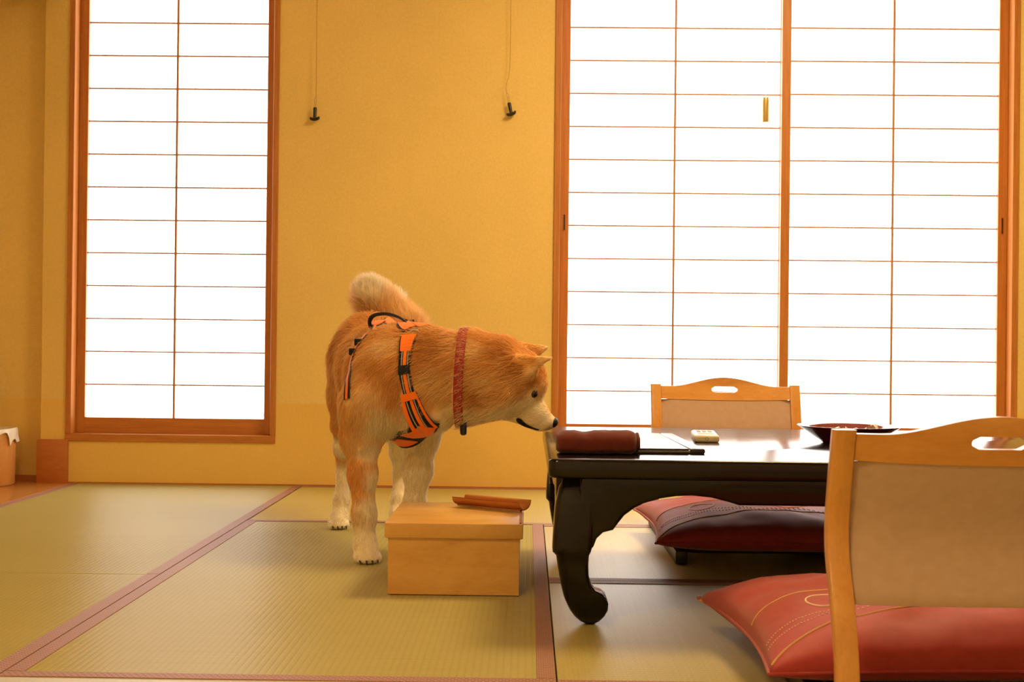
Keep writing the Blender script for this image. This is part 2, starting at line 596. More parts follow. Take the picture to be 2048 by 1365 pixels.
# ------------------------------------------------------------------ lamp under the ceiling (above the frame)
for LX0, LY0, LS, power, lab in ((0.90, 3.30, 0.35, LAMP_STRENGTH, 'square paper-shaded ceiling lamp glowing warm above the low table'),
                          (-0.75, 0.45, 0.27, NEAR_LAMP_STRENGTH, 'smaller square paper-shaded ceiling lamp glowing warm at the near end of the room')):
    lm = NT('lamp_diffuser')
    lm.set(color=(0.9, 0.85, 0.7), rough=0.6, emit=LAMP_COLOR, emit_s=power)
    LB = (LX0, LY0, ZC)
    lp = empty('ceiling_lamp', LB)
    tag(lp, lab, 'lamp', 'ceiling lamps')
    box('lamp_frame', LX0 - LS - 0.03, LX0 + LS + 0.03, LY0 - LS - 0.03, LY0 + LS + 0.03, 2.40, ZC, M['casing_h'], lp, LB, 0.004)
    box('lamp_diffuser', LX0 - LS, LX0 + LS, LY0 - LS, LY0 + LS, 2.36, 2.40, lm.m, lp, LB, 0.01)

# ------------------------------------------------------------------ low black table
TX0, TX1, TY0, TY1, TZ = 0.042, 1.66, 2.420, 3.400, 0.330
tb = empty('low_table', ((TX0 + TX1) / 2, (TY0 + TY1) / 2, 0))
tag(tb, 'low black lacquered table with curved scroll legs, in front of the wide paper window', 'table')
TB = tuple(tb.location)


def rounded_rect(x0, x1, y0, y1, r, n=6):
    out = []
    for cx, cy, a0 in ((x1 - r, y0 + r, -90), (x1 - r, y1 - r, 0), (x0 + r, y1 - r, 90), (x0 + r, y0 + r, 180)):
        for k in range(n + 1):
            a = math.radians(a0 + 90 * k / n)
            out.append((cx + r * math.cos(a), cy + r * math.sin(a)))
    return out


bm = bm_prism([(x - TB[0], y - TB[1]) for x, y in rounded_rect(TX0, TX1, TY0, TY1, 0.018)], 'z', 0.2935, TZ, 0.007, 3)
bm_obj('tabletop', bm, M['lacquer'], tb, (0, 0, 0), 35)
LEG = [(0.292, 0.030, 0.090), (0.272, 0.021, 0.090), (0.242, 0.015, 0.090), (0.200, 0.012, 0.088), (0.160, 0.010, 0.086), (0.150, 0.010, 0.083), (0.142, 0.017, 0.080),
       (0.122, 0.020, 0.079), (0.102, 0.0235, 0.080), (0.084, 0.027, 0.086), (0.072, 0.030, 0.094), (0.066, 0.0315, 0.107), (0.058, 0.034, 0.1155),
       (0.046, 0.039, 0.1195), (0.032, 0.0455, 0.119), (0.018, 0.055, 0.113), (0.007, 0.066, 0.104), (0.0, 0.078, 0.094)]
for sx, ox in ((1, TX0), (-1, TX1)):
    for sy, oy in ((1, TY0 + 0.016), (-1, TY1 - 0.016)):
        rings = []
        for z, lo, hi in LEG:
            c, h = (lo + hi) / 2, (hi - lo) / 2
            r = min(0.010, h * 0.45)
            rings.append([(ox + sx * (c + x) - TB[0], oy + sy * (c + y) - TB[1], z) for x, y in rounded_rect(-h, h, -h, h, r, 3)])
        bm_obj('leg', bm_loft(rings), M['lacquer'], tb, (0, 0, 0), 42)
AP = [(0.080, 0.152), (0.088, 0.160), (0.094, 0.176), (0.106, 0.1875), (0.125, 0.1925), (0.134, 0.205), (0.146, 0.2205), (0.1645, 0.2345), (0.183, 0.244),
      (0.2135, 0.2535), (0.2445, 0.2585), (0.2755, 0.260), (0.3125, 0.2565), (0.3465, 0.248), (0.365, 0.2425)]


def apron(L):
    left = AP if L > 1.2 else [(x * 0.9 if x > 0.1 else x, z) for x, z in AP]
    pts = [(0.060, 0.295), (0.060, 0.160)] + left + [(L - x, z) for x, z in reversed(left)] + [(L - 0.060, 0.160), (L - 0.060, 0.295)]
    return pts


LX, LY = TX1 - TX0, TY1 - TY0 - 0.032
for y0, y1 in ((TY0 + 0.032, TY0 + 0.056), (TY1 - 0.056, TY1 - 0.032)):
    bm = bm_prism([(TX0 + x - TB[0], z) for x, z in apron(LX)], 'y', y0 - TB[1], y1 - TB[1], 0.006, 3)
    bm_obj('apron', bm, M['lacquer'], tb, (0, 0, 0), 35)
for x0, x1 in ((TX0 + 0.016, TX0 + 0.040), (TX1 - 0.040, TX1 - 0.016)):
    bm = bm_prism([(TY0 + 0.016 + y - TB[1], z) for y, z in apron(LY)], 'x', x0 - TB[0], x1 - TB[0], 0.006, 3)
    bm_obj('apron', bm, M['lacquer'], tb, (0, 0, 0), 35)


# ------------------------------------------------------------------ legless chairs
def make_chair(loc, rz, label):
    root = empty('legless_chair', loc, rz)
    tag(root, label, 'chair', 'legless chairs at the low table')
    # side profile (depth, height); depth grows towards the sitter
    prof = spline([(0, 0.000, 0.430), (0, 0.020, 0.365), (0, 0.036, 0.300), (0, 0.032, 0.250), (0, 0.004, 0.195), (0, -0.018, 0.140), (0, -0.030, 0.095), (0, -0.030, 0.050), (0, -0.010, 0.018)], 30)
    hw = 0.2245

    def dep(z):
        for a, b in zip(prof[:-1], prof[1:]):
            if b.z <= z <= a.z:
                t = (a.z - z) / (a.z - b.z)
                return a.y + (b.y - a.y) * t
        return prof[0].y if z > prof[0].z else prof[-1].y
    for s in (-1, 1):
        rings = []
        for p in prof:
            rings.append([(s * (hw - 0.0155) + x, p.y + y, p.z) for x, y in rounded_rect(-0.0155, 0.0155, -0.013, 0.013, 0.004, 2)])
        bm_obj('post', bm_loft(rings), M['chairwood'], root, (0, 0, 0), 40)
    # crest rail with a hand slot, bowed slightly away from the sitter
    iw = hw - 0.031

    def top(u):
        a = abs(u)
        k = 0 if a > 0.80 else (0.5 + 0.5 * math.cos(math.pi * a / 0.80))
        return 0.4245 + 0.0265 * k ** 0.85

    def low(u):
        return 0.3865 - 0.004 * (1 - u * u)
    bm = bmesh.new()
    NX, NZ = 41, 9
    hx, hz, hcz = 0.204, 0.0088, 0.4145            # slot half length (fraction of width), half height, centre
    cols = []
    us = sorted(set([-1 + 2 * i / 40 for i in range(41)] + [-hx, hx]))
    for side in (0, 1):
        g = []
        for u in us:
            bow = -0.018 * (1 - u * u)
            z0, z1 = low(u), top(u)
            inside = abs(u) <= hx + 1e-6
            e = max(0.0, (abs(u) - (hx - 0.045)) / 0.045)
            sl = hz * math.sqrt(max(0.0, 1 - min(1, e) ** 2)) if inside else 0.0
            zz = [z0, z0 + 0.008, hcz - sl, hcz + sl, (hcz + sl + z1) / 2, z1]
            g.append([bm.verts.new((u * iw, dep(z) + bow + (0.010 if side else -0.010), z)) for z in zz])
        cols.append(g)
    for side in (0, 1):
        g = cols[side]
        for i in range(len(us) - 1):
            hole = abs(us[i]) <= hx + 1e-6 and abs(us[i + 1]) <= hx + 1e-6
            for k in range(5):
                if k == 2 and hole:
                    continue
                if k == 2:
                    continue
                bm.faces.new((g[i][k], g[i + 1][k], g[i + 1][k + 1], g[i][k + 1]))
    for i in range(len(us) - 1):
        hole = abs(us[i]) <= hx + 1e-6 and abs(us[i + 1]) <= hx + 1e-6
        for k in ([0, 5] + ([2, 3] if hole else [])):
            bm.faces.new((cols[0][i][k], cols[0][i + 1][k], cols[1][i + 1][k], cols[1][i][k]))
    bmesh.ops.remove_doubles(bm, verts=bm.verts, dist=1e-5)
    bm_obj('crest_rail', bm, M['chairwood_h'], root, (0, 0, 0), 40)
    # padded back panel
    rings = []
    for z in np.linspace(0.187, 0.385, 22):
        r = []
        for side in (-1, 1):
            for u in np.linspace(-1, 1, 15) * side:
                bow = -0.018 * (1 - u * u) * min(1, 0.4 + (z - 0.187) * 4)
                e = 0.0085 * min(1.0, (1 - abs(u)) * 8 + 0.35) * min(1, (z - 0.187) / 0.006 + 0.3)
                r.append((u * iw, dep(z) + bow + side * e, z))
        rings.append(r)
    bm_obj('back_panel', bm_loft(rings), M['chaircloth'], root, (0, 0, 0), 50)
    # seat board on two runners
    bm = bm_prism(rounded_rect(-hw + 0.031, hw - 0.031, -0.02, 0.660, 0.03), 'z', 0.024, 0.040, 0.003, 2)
    bm_obj('seat_board', bm, M['shade_darkwood'], root, (0, 0, 0), 40)  # board and runners coloured near-black for the shade under the cushion
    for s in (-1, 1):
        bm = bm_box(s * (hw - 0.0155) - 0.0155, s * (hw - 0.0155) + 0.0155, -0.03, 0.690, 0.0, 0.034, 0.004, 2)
        bm_obj('runner', bm, M['shade_darkwood'], root, (0, 0, 0), 40)
    return root


make_chair((0.6495, 1.790, 0.0015), 0.0, 'bentwood legless chair with beige back panel, nearest the viewer at lower right')
make_chair((0.5985, 3.900, 0.0015), math.pi, 'bentwood legless chair on the far side of the table, against the paper window')


# ------------------------------------------------------------------ floor cushions
def make_cushion(cx, cy, a, b, zm, T, tb_, label, seed, sag=0.0, rz=0.0):
    root = empty('floor_cushion', (cx, cy, 0), rz)
    tag(root, label, 'cushion', 'crimson floor cushions')

    def shape(u, v, top):
        x = a * u * (1 - 0.055 * (1 - v * v)) * (1 + 0.03 * (u * v) ** 2)
        y = b * v * (1 - 0.055 * (1 - u * u)) * (1 + 0.03 * (u * v) ** 2)
        e = max(0.0, (1 - abs(u) ** 3.2)) * max(0.0, (1 - abs(v) ** 3.2))
        e = e ** 0.42
        w = mnoise.noise(Vector((u * 2.3 + seed, v * 2.3, seed))) * 0.5 + mnoise.noise(Vector((u * 6 + seed, v * 5, 3 + seed))) * 0.22 - 0.10 * abs(mnoise.noise(Vector((u * 4 + v * 3 + seed, v * 9 - u * 4, 8 + seed))))
        cr = (abs(u * v)) ** 3 * 0.001
        if top:
            z = zm + T * e * (1 + 0.30 * w) + cr - sag * math.exp(-((u - 0.3) ** 2 + (v * 1.0) ** 2) / 0.30)
        else:
            z = zm - tb_ * min(1.0, e * 1.5) + cr
        return (x, y, z)
    N = 48
    us = [-math.cos(math.pi * i / N) * 0.35 + (-1 + 2 * i / N) * 0.65 for i in range(N + 1)]
    bm = bmesh.new()
    G = {}
    for side in (True, False):
        for i, u in enumerate(us):
            for j, v in enumerate(us):
                edge = i in (0, N) or j in (0, N)
                key = (i, j, True if edge else side)
                if key not in G:
                    G[key] = bm.verts.new(shape(u, v, side))
    def gv(i, j, side):
        edge = i in (0, N) or j in (0, N)
        return G[(i, j, True if edge else side)]
    for side in (True, False):
        for i in range(N):
            for j in range(N):
                bm.faces.new((gv(i, j, side), gv(i + 1, j, side), gv(i + 1, j + 1, side), gv(i, j + 1, side)))
    bm_obj('cushion_body', bm, M['redcloth'], root, (0, 0, 0), 180)
    # seam piping around the rim
    ring = [shape(u, -1, True) for u in us] + [shape(1, v, True) for v in us[1:]] + [shape(u, 1, True) for u in reversed(us[:-1])] + [shape(-1, v, True) for v in reversed(us[:-1])]
    bm_obj('seam_piping', bm_tube(ring, 0.0028, 6), M['redcloth'], root, (0, 0, 0), 60)

    def thread(name, uv, mat, w=0.0011):
        pts = [Vector(shape(u, v, True)) + Vector((0, 0, 0.0005)) for u, v in uv]
        bm_obj(name, bm_tube(pts, w, 5, True), M[mat], root, (0, 0, 0), 60)

    def arc(c0, c1, c2, n=60):
        return [((1 - t) ** 2 * c0[0] + 2 * t * (1 - t) * c1[0] + t * t * c2[0], (1 - t) ** 2 * c0[1] + 2 * t * (1 - t) * c1[1] + t * t * c2[1]) for t in (i / (n - 1) for i in range(n))]
    thread('gold_arc', arc((-0.99, -0.15), (-0.60, 0.06), (0.75, -0.06)), 'gold')
    thread('gold_arc', arc((-0.985, -0.95), (-0.70, -0.56), (0.80, -0.50)), 'gold', 0.0015)
    # stitched loop and its two trailing dotted lines
    thread('stitched_loop', [(-0.62 + 0.105 * math.cos(t), -0.335 + 0.110 * math.sin(t)) for t in np.linspace(0, 2 * math.pi, 50)], 'cream_thread', 0.0016)
    for k, (p0, p1, p2) in enumerate((((-0.985, -0.66), (-0.75, -0.44), (0.70, -0.38)), ((-0.985, -0.74), (-0.75, -0.50), (0.70, -0.43)))):
        uv = arc(p0, p1, p2, 180)
        parts = []
        for i in range(0, 178, 3):
            pts = [Vector(shape(u, v, True)) + Vector((0, 0, 0.0005)) for u, v in uv[i:i + 2]]
            parts.append(bm_tube(pts, 0.0010, 4, True))
        st = bm_obj('dotted_stitching', bm_join(*parts), M['cream_thread'], root, (0, 0, 0))
        tag(st, kind='stuff')
    # gold brocade motif near the far edge
    m = []
    for k in range(9):
        u = -0.52 + 0.018 * k
        m.append(bm_tube([Vector(shape(u + 0.01 * math.sin(q * 2.1 + k), 0.80 + 0.05 * q / 4 + 0.012 * math.sin(k * 1.7), True)) + Vector((0, 0, 0.0004)) for q in range(5)], 0.0018, 5))
    bm_obj('brocade_motif', bm_join(*m), M['gold'], root, (0, 0, 0), 60)
    # small gold tab at the far corner
    p = Vector(shape(-1, 1, True))
    q = Vector(shape(-1, 0.86, True))
    bm_obj('corner_tab', bm_tube([p + Vector((0.003, -0.004, -0.002)), (p + q) / 2 + Vector((0, 0, -0.001)), q], [0.004, 0.0036, 0.002], 6), M['gold'], root, (0, 0, 0), 60)
    return root


make_cushion(0.664, 2.180, 0.312, 0.276, 0.066, 0.080, 0.024, 'crimson floor cushion with gold and cream stitching, on the near chair', 1.7, 0.0, 0.05)
make_cushion(0.640, 3.420, 0.318, 0.318, 0.070, 0.070, 0.026, 'crimson floor cushion on the far chair, seen under the table', 5.2, 0.012)

# ------------------------------------------------------------------ lidded wooden box
bx = empty('wooden_box', (-0.155, 2.955, 0))
tag(bx, 'light wooden lidded box standing on the tatami before the dog', 'box')
BB = (-0.155, 2.955, 0.0)
BZ = 0.0015
for nm, a in (('front_panel', (-0.2975, -0.0125, 2.778, 2.788, BZ, 0.1255)), ('back_panel', (-0.2975, -0.0125, 3.124, 3.134, BZ, 0.1255)),
              ('side_panel', (-0.2975, -0.2875, 2.788, 3.124, BZ, 0.1255)), ('side_panel', (-0.0225, -0.0125, 2.788, 3.124, BZ, 0.1255)),
              ('bottom_panel', (-0.2875, -0.0225, 2.788, 3.124, BZ, 0.012))):
    box(nm, *a, M['box'], bx, BB, 0.001, 1)
bm = bm_box(-0.3045 - BB[0], -0.0055 - BB[0], 2.770 - BB[1], 3.142 - BB[1], 0.1245, 0.1575, 0.003, 2)
lid = bm_obj('lid', bm, M['box'], bx, (0, 0, 0), 40)
box('lid_batten', -0.0135, -0.0085, 2.776, 3.138, 0.1575, 0.1600, M['tray'], lid, BB, 0.0008, 1)

# trough-shaped tray lying on the lid
TRZ = 0.1603
trough = empty('wooden_trough', (-0.0815, 3.022, TRZ), -0.555)
tag(trough, 'small reddish-brown trough-shaped wooden holder lying on the box lid', 'holder')
prof = []
for k in range(15):                                   # open channel cross-section
    a = math.pi * (1 + k / 14)
    prof.append((0.027 * math.cos(a), 0.0205 + 0.0190 * math.sin(a)))
inner = [(y * 0.90, z + 0.0028 if abs(y) < 0.024 else z) for y, z in prof]
outline = prof + [(0.0298, 0.0228)] + list(reversed(inner)) + [(-0.0298, 0.0228)]
bm = bm_prism(outline, 'x', -0.0935, 0.0935, 0.0006, 1)
bm_obj('channel', bm, M['tray'], trough, (0, 0, 0), 30)
bm_obj('flat_foot', bm_box(-0.088, 0.088, -0.014, 0.014, 0.0, 0.004, 0.0008, 1), M['tray'], trough, (0, 0, 0), 40)

# ------------------------------------------------------------------ things on the table
tw = empty('rolled_towel', (0.138, 2.560, TZ))
tag(tw, 'rolled maroon hand towel at the near corner of the table', 'towel')
rings = []
for i in range(41):
    x = -0.079 + 0.158 * i / 40
    endf = min(1.0, (0.079 - abs(x)) / 0.010)
    s = 0.72 + 0.28 * math.sqrt(max(0, endf)) if endf < 1 else 1.0
    dip = 1 - 0.14 * math.exp(-((x + 0.024) / 0.016) ** 2) - 0.10 * math.exp(-((x + 0.075) / 0.02) ** 2)
    r = []
    for k in range(40):
        a = 2 * math.pi * k / 40
        cy, cz = math.cos(a), math.sin(a)
        ry, rz = 0.046 * s, (0.0215 if cz < 0 else 0.0245 * dip) * s
        pw = 0.75
        y = ry * math.copysign(abs(cy) ** pw, cy)
        z = 0.0220 + rz * math.copysign(abs(cz) ** (0.55 if cz < 0 else 0.85), cz)
        nz = mnoise.noise(Vector((x * 60, a * 2, 2))) * 0.0014 + mnoise.noise(Vector((x * 160, a * 8, 7))) * 0.0007
        r.append((x, y + nz, max(0.0004, z + nz)))
    rings.append(r)
bm_obj('towel_roll', bm_loft(rings), M['towel'], tw, (0, 0, 0), 180)
sp_pts = []
for k in range(70):
    a = k * 0.30
    rr = 1 - k / 78
    sp_pts.append((0.0785 + 0.004 * rr, 0.040 * rr * math.cos(a), 0.0225 + 0.0185 * rr * math.sin(a)))
bm_obj('rolled_end', bm_tube(sp_pts, 0.0032, 6), M['towel'], tw, (0, 0, 0), 180)
bm_obj('folded_flap', bm_box(0.070, 0.0895, 0.010, 0.017, 0.008, 0.033, 0.003, 2), M['towel'], tw, (0, 0, 0), 180)

fd = empty('menu_folder', (0.240, 2.790, TZ))
tag(fd, 'thin black folder lying flat on the table beside the towel', 'folder')
FBs = (0.240, 2.790, TZ)
fd.rotation_euler = (0, 0, 0.03)


def fbox(nm, x0, x1, y0, y1, z0, z1, m, bev):
    return bm_obj(nm, bm_box(x0, x1, y0, y1, z0, z1, bev, 2), M[m], fd, (0, 0, 0), 40)


fbox('back_cover', -0.105, 0.108, -0.228, 0.228, 0.0, 0.004, 'leather', 0.0015)
fbox('pages', -0.100, 0.094, -0.222, 0.222, 0.004, 0.0075, 'pages', 0.0005)
fbox('front_cover', -0.105, 0.077, -0.228, 0.228, 0.0075, 0.0110, 'leather', 0.0015)
fbox('spine', 0.080, 0.110, -0.228, 0.228, 0.0005, 0.0112, 'leather', 0.004)

rc = empty('remote_control', (0.412, 2.978, TZ), -0.085)
tag(rc, 'ivory plastic remote control lying on the black table', 'remote control')
bm_obj('casing', bm_box(-0.028, 0.028, -0.092, 0.092, 0.0, 0.0165, 0.0055, 3), M['ivory'], rc, (0, 0, 0), 45)
bm_obj('display', bm_box(-0.019, 0.019, -0.060, -0.005, 0.0163, 0.0170, 0.0004, 1), M['grey'], rc, (0, 0, 0), 45)
for j in range(3):
    for i in (-1, 0, 1):
        bm_obj('button', bm_box(i * 0.013 - 0.0045, i * 0.013 + 0.0045, 0.012 + j * 0.02, 0.022 + j * 0.02, 0.0163, 0.0178, 0.0006, 1), M['grey'], rc, (0, 0, 0), 45)
bm = bm_tube([(0.0033 * math.cos(t), -0.0924, 0.0085 + 0.0033 * math.sin(t)) for t in np.linspace(0, 2 * math.pi, 20)], 0.0007, 5)
bm_obj('emitter_ring', bm, M['grey'], rc, (0, 0, 0), 60)

bw = empty('lacquer_bowl', (0.732, 2.930, TZ))
tag(bw, 'wide shallow dark red lacquer bowl holding wrapped sweets', 'bowl')
bm = bm_lathe([(0.056, 0.0), (0.060, 0.0015), (0.064, 0.006), (0.078, 0.014), (0.094, 0.025), (0.108, 0.034), (0.1145, 0.0385), (0.1155, 0.0395), (0.1135, 0.0395),
               (0.104, 0.0345), (0.090, 0.0255), (0.074, 0.0150), (0.060, 0.0085), (0.020, 0.0075), (0.001, 0.0075)], 72)
bm_obj('bowl_body', bm, M['redlacquer'], bw, (0, 0, 0), 40)
for nm, x, y, z, ry, col, lab in (('wrapped_sweet', 0.690, 2.930, TZ + 0.0215, 0.5, 'wrap_green', 'olive green wrapped sweet in the red bowl, the left one'),
                                  ('wrapped_sweet', 0.752, 2.945, TZ + 0.0210, -0.3, 'wrap_white', 'white wrapped sweet in the red bowl, the middle one'),
                                  ('wrapped_sweet', 0.795, 2.962, TZ + 0.0255, 1.2, 'wrap_white', 'pale wrapped sweet in the red bowl, the right one')):
    r = empty(nm, (x, y, z), ry)
    tag(r, lab, 'sweet', 'sweets in the red bowl')
    bm = bm_lathe([(0.001, -0.0115), (0.006, -0.0095), (0.0095, -0.005), (0.0115, 0.0), (0.0095, 0.006), (0.006, 0.0105), (0.001, 0.0125)], 14)
    bm_obj('wrapper', bm, M[col], r, (0, 0, 0), 50)
    for s in (-1, 1):
        fan = [(s * 0.008, 0, 0.002)] + [(s * 0.0235, 0.010 * math.cos(t), 0.004 + 0.010 * math.sin(t) + 0.002 * (k % 2)) for k, t in enumerate(np.linspace(0, 2 * math.pi, 11)[:-1])]
        py_obj('twisted_end', fan, [(0, k, k % 10 + 1) for k in range(1, 11)], M[col], r)

# ------------------------------------------------------------------ pull handles hanging in front of the wall
def pull_handle(cord, tip, ang, label):
    """cord: world points top to bottom; tip: where the hook starts; ang: lean of the handle"""
    root = empty('pull_handle', tip)
    tag(root, label, 'pull cord', 'black pull handles hanging on the wall')
    T = Vector(tip)
    bm_obj('cord', bm_tube([Vector(p) - T for p in cord], 0.0011, 5), M['cord'], root, (0, 0, 0), 60)
    ca, sa = math.cos(ang), math.sin(ang)

    def R(x, z):
        return Vector((x * ca - z * sa, 0, x * sa + z * ca))
    for s in (-1, 1):
        bm_obj('hook_wire', bm_tube([R(s * 0.0006, 0.004), R(s * 0.0042, -0.006), R(s * 0.0022, -0.018), R(s * 0.0030, -0.040)], 0.0010, 5), M['steel'], root, (0, 0, 0), 60)
    bm_obj('handle_shaft', bm_tube([R(0, -0.036), R(0, -0.039), R(0, -0.070), R(0, -0.074)], [0.0055, 0.0070, 0.0062, 0.0068], 12), M['blackplastic'], root, (0, 0, 0), 50)
    bar = [R(-0.0155, -0.074), R(-0.013, -0.0795), R(0, -0.0815), R(0.013, -0.0770), R(0.0165, -0.0705)]
    bm_obj('handle_grip', bm_tube(spline(bar, 12), [0.003, 0.0045, 0.0055, 0.006, 0.0062, 0.0062, 0.0062, 0.006, 0.0058, 0.005, 0.004, 0.003], 10), M['blackplastic'], root, (0, 0, 0), 60)


HY = WY - 0.022
t1 = at(631, 196, HY)
pull_handle([(*at(634.5, -40, HY),)] + [at(633.5, 60, HY), at(632, 195, HY)], t1, -0.03, 'black pull handle on a straight cord, hanging beside the narrow window')
t2 = at(1014, 187, HY)
pull_handle(spline([at(1021.5, -40, HY), at(1021, 60, HY), at(1019, 140, HY), at(1012, 172, HY), at(1013.5, 188, HY)], 24), t2, 0.22, 'black pull handle tilted on a kinked cord, beside the wide window')
w = at(1531.5, 195, 4.80)
root = empty('cord_weight', (w.x, w.y, w.z))
tag(root, 'small brass cylinder weight on a thin white cord before the wide window', 'pull cord')
bm_obj('cord', bm_tube([Vector((0, 0, 0.0)), Vector((0.0, 0, 0.5))], 0.0012, 6), M['white_cord'], root, (0, 0, 0), 60)
bm = bm_lathe([(0.002, 0.0), (0.0115, -0.0005), (0.0125, -0.002), (0.0125, -0.010), (0.0135, -0.011), (0.0135, -0.0915), (0.0125, -0.0935), (0.002, -0.0935)], 24)
bm_obj('weight', bm, M['brass'], root, (0, 0, 0), 40)

# wall plate low on the wall
pl = empty('wall_plate', (-0.392, WY, 0.0665))
tag(pl, 'cream wall socket plate low on the plaster wall behind the dog', 'wall socket')
box('cover_plate', -0.428, -0.356, WY - 0.0085, WY - 0.002, 0.0665, 0.1865, M['plate'], pl, (-0.392, WY, 0.0665), 0.002)
box('socket_insert', -0.407, -0.377, WY - 0.0105, WY - 0.008, 0.090, 0.163, M['ivory'], pl, (-0.392, WY, 0.0665), 0.001, 1)

# ------------------------------------------------------------------ bin in the alcove
bn = empty('waste_bin', (-2.022, 4.765, 0.002))
tag(bn, 'round wooden waste bin lined with a white bag in the alcove', 'bin')
bm = bm_lathe([(0.100, 0.0), (0.106, 0.001), (0.110, 0.006), (0.113, 0.195), (0.1085, 0.195), (0.105, 0.012), (0.001, 0.012)], 56)
bm_obj('bin_body', bm, M['bin'], bn, (0, 0, 0), 40)
rings = []
SEG = 96
for q in range(9):
    r = []
    for k in range(SEG):
        a = 2 * math.pi * k / SEG
        hem = 0.030 + 0.018 * math.sin(3 * a + 0.6) + 0.010 * math.sin(7 * a + 1.0) + 0.050 * math.exp(-((a - 2 * math.pi + 0.30) / 0.10) ** 2)
        t = q / 8
        fold = 0.0022 * math.sin(a * 17 + t * 3) + 0.0015 * math.sin(a * 31)
        if q <= 2:
            rr, z = 0.104 + 0.005 * q, 0.170 + 0.0205 * q
        else:
            s = (q - 2) / 6
            rr, z = 0.1165 + 0.004 * s + fold * (0.4 + s), 0.2115 - 0.0015 - hem * s
        r.append((rr * math.cos(a), rr * math.sin(a), z + 0.003 * math.sin(a * 2 + 1) * (1 if q > 1 else 0)))
    rings.append(r)
bm_obj('bag_liner', bm_loft(rings, True, False), M['bag'], bn, (0, 0, 0), 60)

# ------------------------------------------------------------------ the dog
# The body is one implicit surface of tapered limbs blended together, meshed once.
PR = []          # (a, ra, b, rb, blend, region)


def V(px, py, Y):
    return np.array(at(px, py, Y))


def cone(p, ra, q, rb, k, reg):
    PR.append((V(*p), ra, V(*q), rb, k, reg))


def chain(pts, k, reg):
    for (a, ra), (b, rb) in zip(pts[:-1], pts[1:]):
        cone(a, ra, b, rb, k, reg)


# trunk, rump first
chain([((739, 692, 3.80), 0.094), ((742, 722, 3.74), 0.097), ((766, 735, 3.55), 0.108), ((792, 755, 3.36), 0.116), ((806, 778, 3.27), 0.108)], 0.05, 'torso')
chain([((744, 738, 3.72), 0.080), ((765, 768, 3.52), 0.088), ((800, 800, 3.32), 0.086)], 0.05, 'torso')
cone((818, 726, 3.34), 0.086, (846, 728, 3.29), 0.084, 0.05, 'torso')
cone((826, 795, 3.24), 0.084, (838, 806, 3.21), 0.068, 0.05, 'torso')
# neck and ruff
chain([((836, 752, 3.28), 0.104), ((890, 757, 3.25), 0.099), ((930, 757, 3.235), 0.099)], 0.05, 'neck')
chain([((952, 750, 3.23), 0.101), ((985, 756, 3.22), 0.098)], 0.035, 'ruff')
# skull, cheeks, muzzle, jaw
cone((1005, 752, 3.215), 0.084, (1034, 757, 3.21), 0.068, 0.03, 'head')
cone((1048, 756, 3.21), 0.047, (1060, 768, 3.21), 0.034, 0.03, 'head')
cone((1000, 795, 3.165), 0.040, (1020, 800, 3.185), 0.036, 0.03, 'cheek')
cone((1000, 795, 3.265), 0.040, (1020, 800, 3.245), 0.036, 0.03, 'cheek')
cone((1046, 803, 3.21), 0.046, (1068, 823, 3.21), 0.031, 0.022, 'muzzle')
cone((1068, 823, 3.21), 0.031, (1093, 843, 3.21), 0.0215, 0.015, 'muzzle')
cone((1093, 843, 3.21), 0.0205, (1101, 845, 3.21), 0.0150, 0.008, 'muzzle')
cone((1030, 818, 3.21), 0.032, (1076, 852, 3.21), 0.0135, 0.014, 'muzzle')
# legs: near fore, far fore, near hind, far hind
chain([((772, 760, 3.255), 0.082), ((742, 812, 3.22), 0.068), ((724, 868, 3.225), 0.050)], 0.04, 'thigh')
chain([((722, 872, 3.225), 0.046), ((725, 950, 3.21), 0.0315), ((728, 1030, 3.205), 0.0255), ((730, 1088, 3.20), 0.0250)], 0.025, 'leg')
cone((731, 1094, 3.195), 0.0265, (736, 1107, 3.172), 0.0225, 0.02, 'paw')
chain([((846, 800, 3.30), 0.066), ((842, 868, 3.33), 0.046)], 0.04, 'thigh')
chain([((842, 868, 3.33), 0.044), ((836, 940, 3.345), 0.0345), ((829, 1010, 3.355), 0.0250), ((828, 1060, 3.35), 0.0245)], 0.025, 'leg')
cone((829, 1066, 3.345), 0.0265, (832, 1078, 3.32), 0.0225, 0.02, 'paw')
chain([((712, 730, 3.77), 0.078), ((698, 790, 3.74), 0.053), ((688, 845, 3.74), 0.034)], 0.035, 'thigh')
chain([((688, 845, 3.74), 0.033), ((686, 895, 3.78), 0.0240), ((687, 944, 3.835), 0.0180), ((683, 1000, 3.795), 0.0185), ((680, 1030, 3.775), 0.0205)], 0.02, 'leg')
cone((679, 1034, 3.775), 0.0240, (678, 1043, 3.752), 0.0200, 0.015, 'paw')
chain([((770, 735, 3.80), 0.080), ((786, 800, 3.79), 0.055), ((797, 860, 3.80), 0.038)], 0.035, 'thigh')
chain([((797, 860, 3.80), 0.036), ((799, 905, 3.83), 0.0260), ((800, 950, 3.885), 0.0180), ((797, 1000, 3.85), 0.0185), ((796, 1026, 3.83), 0.0205)], 0.02, 'leg')
cone((796, 1029, 3.83), 0.0240, (797, 1037, 3.807), 0.0200, 0.015, 'paw')
# tail curled up over the rump, its tip showing behind
chain([((806, 656, 3.90), 0.034), ((782, 632, 3.93), 0.040), ((757, 611, 3.91), 0.043), ((743, 594, 3.885), 0.036), ((739, 586, 3.87), 0.026)], 0.03, 'tail')
cone((812, 640, 3.95), 0.026, (828, 652, 3.90), 0.022, 0.03, 'tail')
chain([((804, 630, 3.97), 0.024), ((795, 606, 3.985), 0.012), ((791, 594, 3.985), 0.004)], 0.02, 'tail')
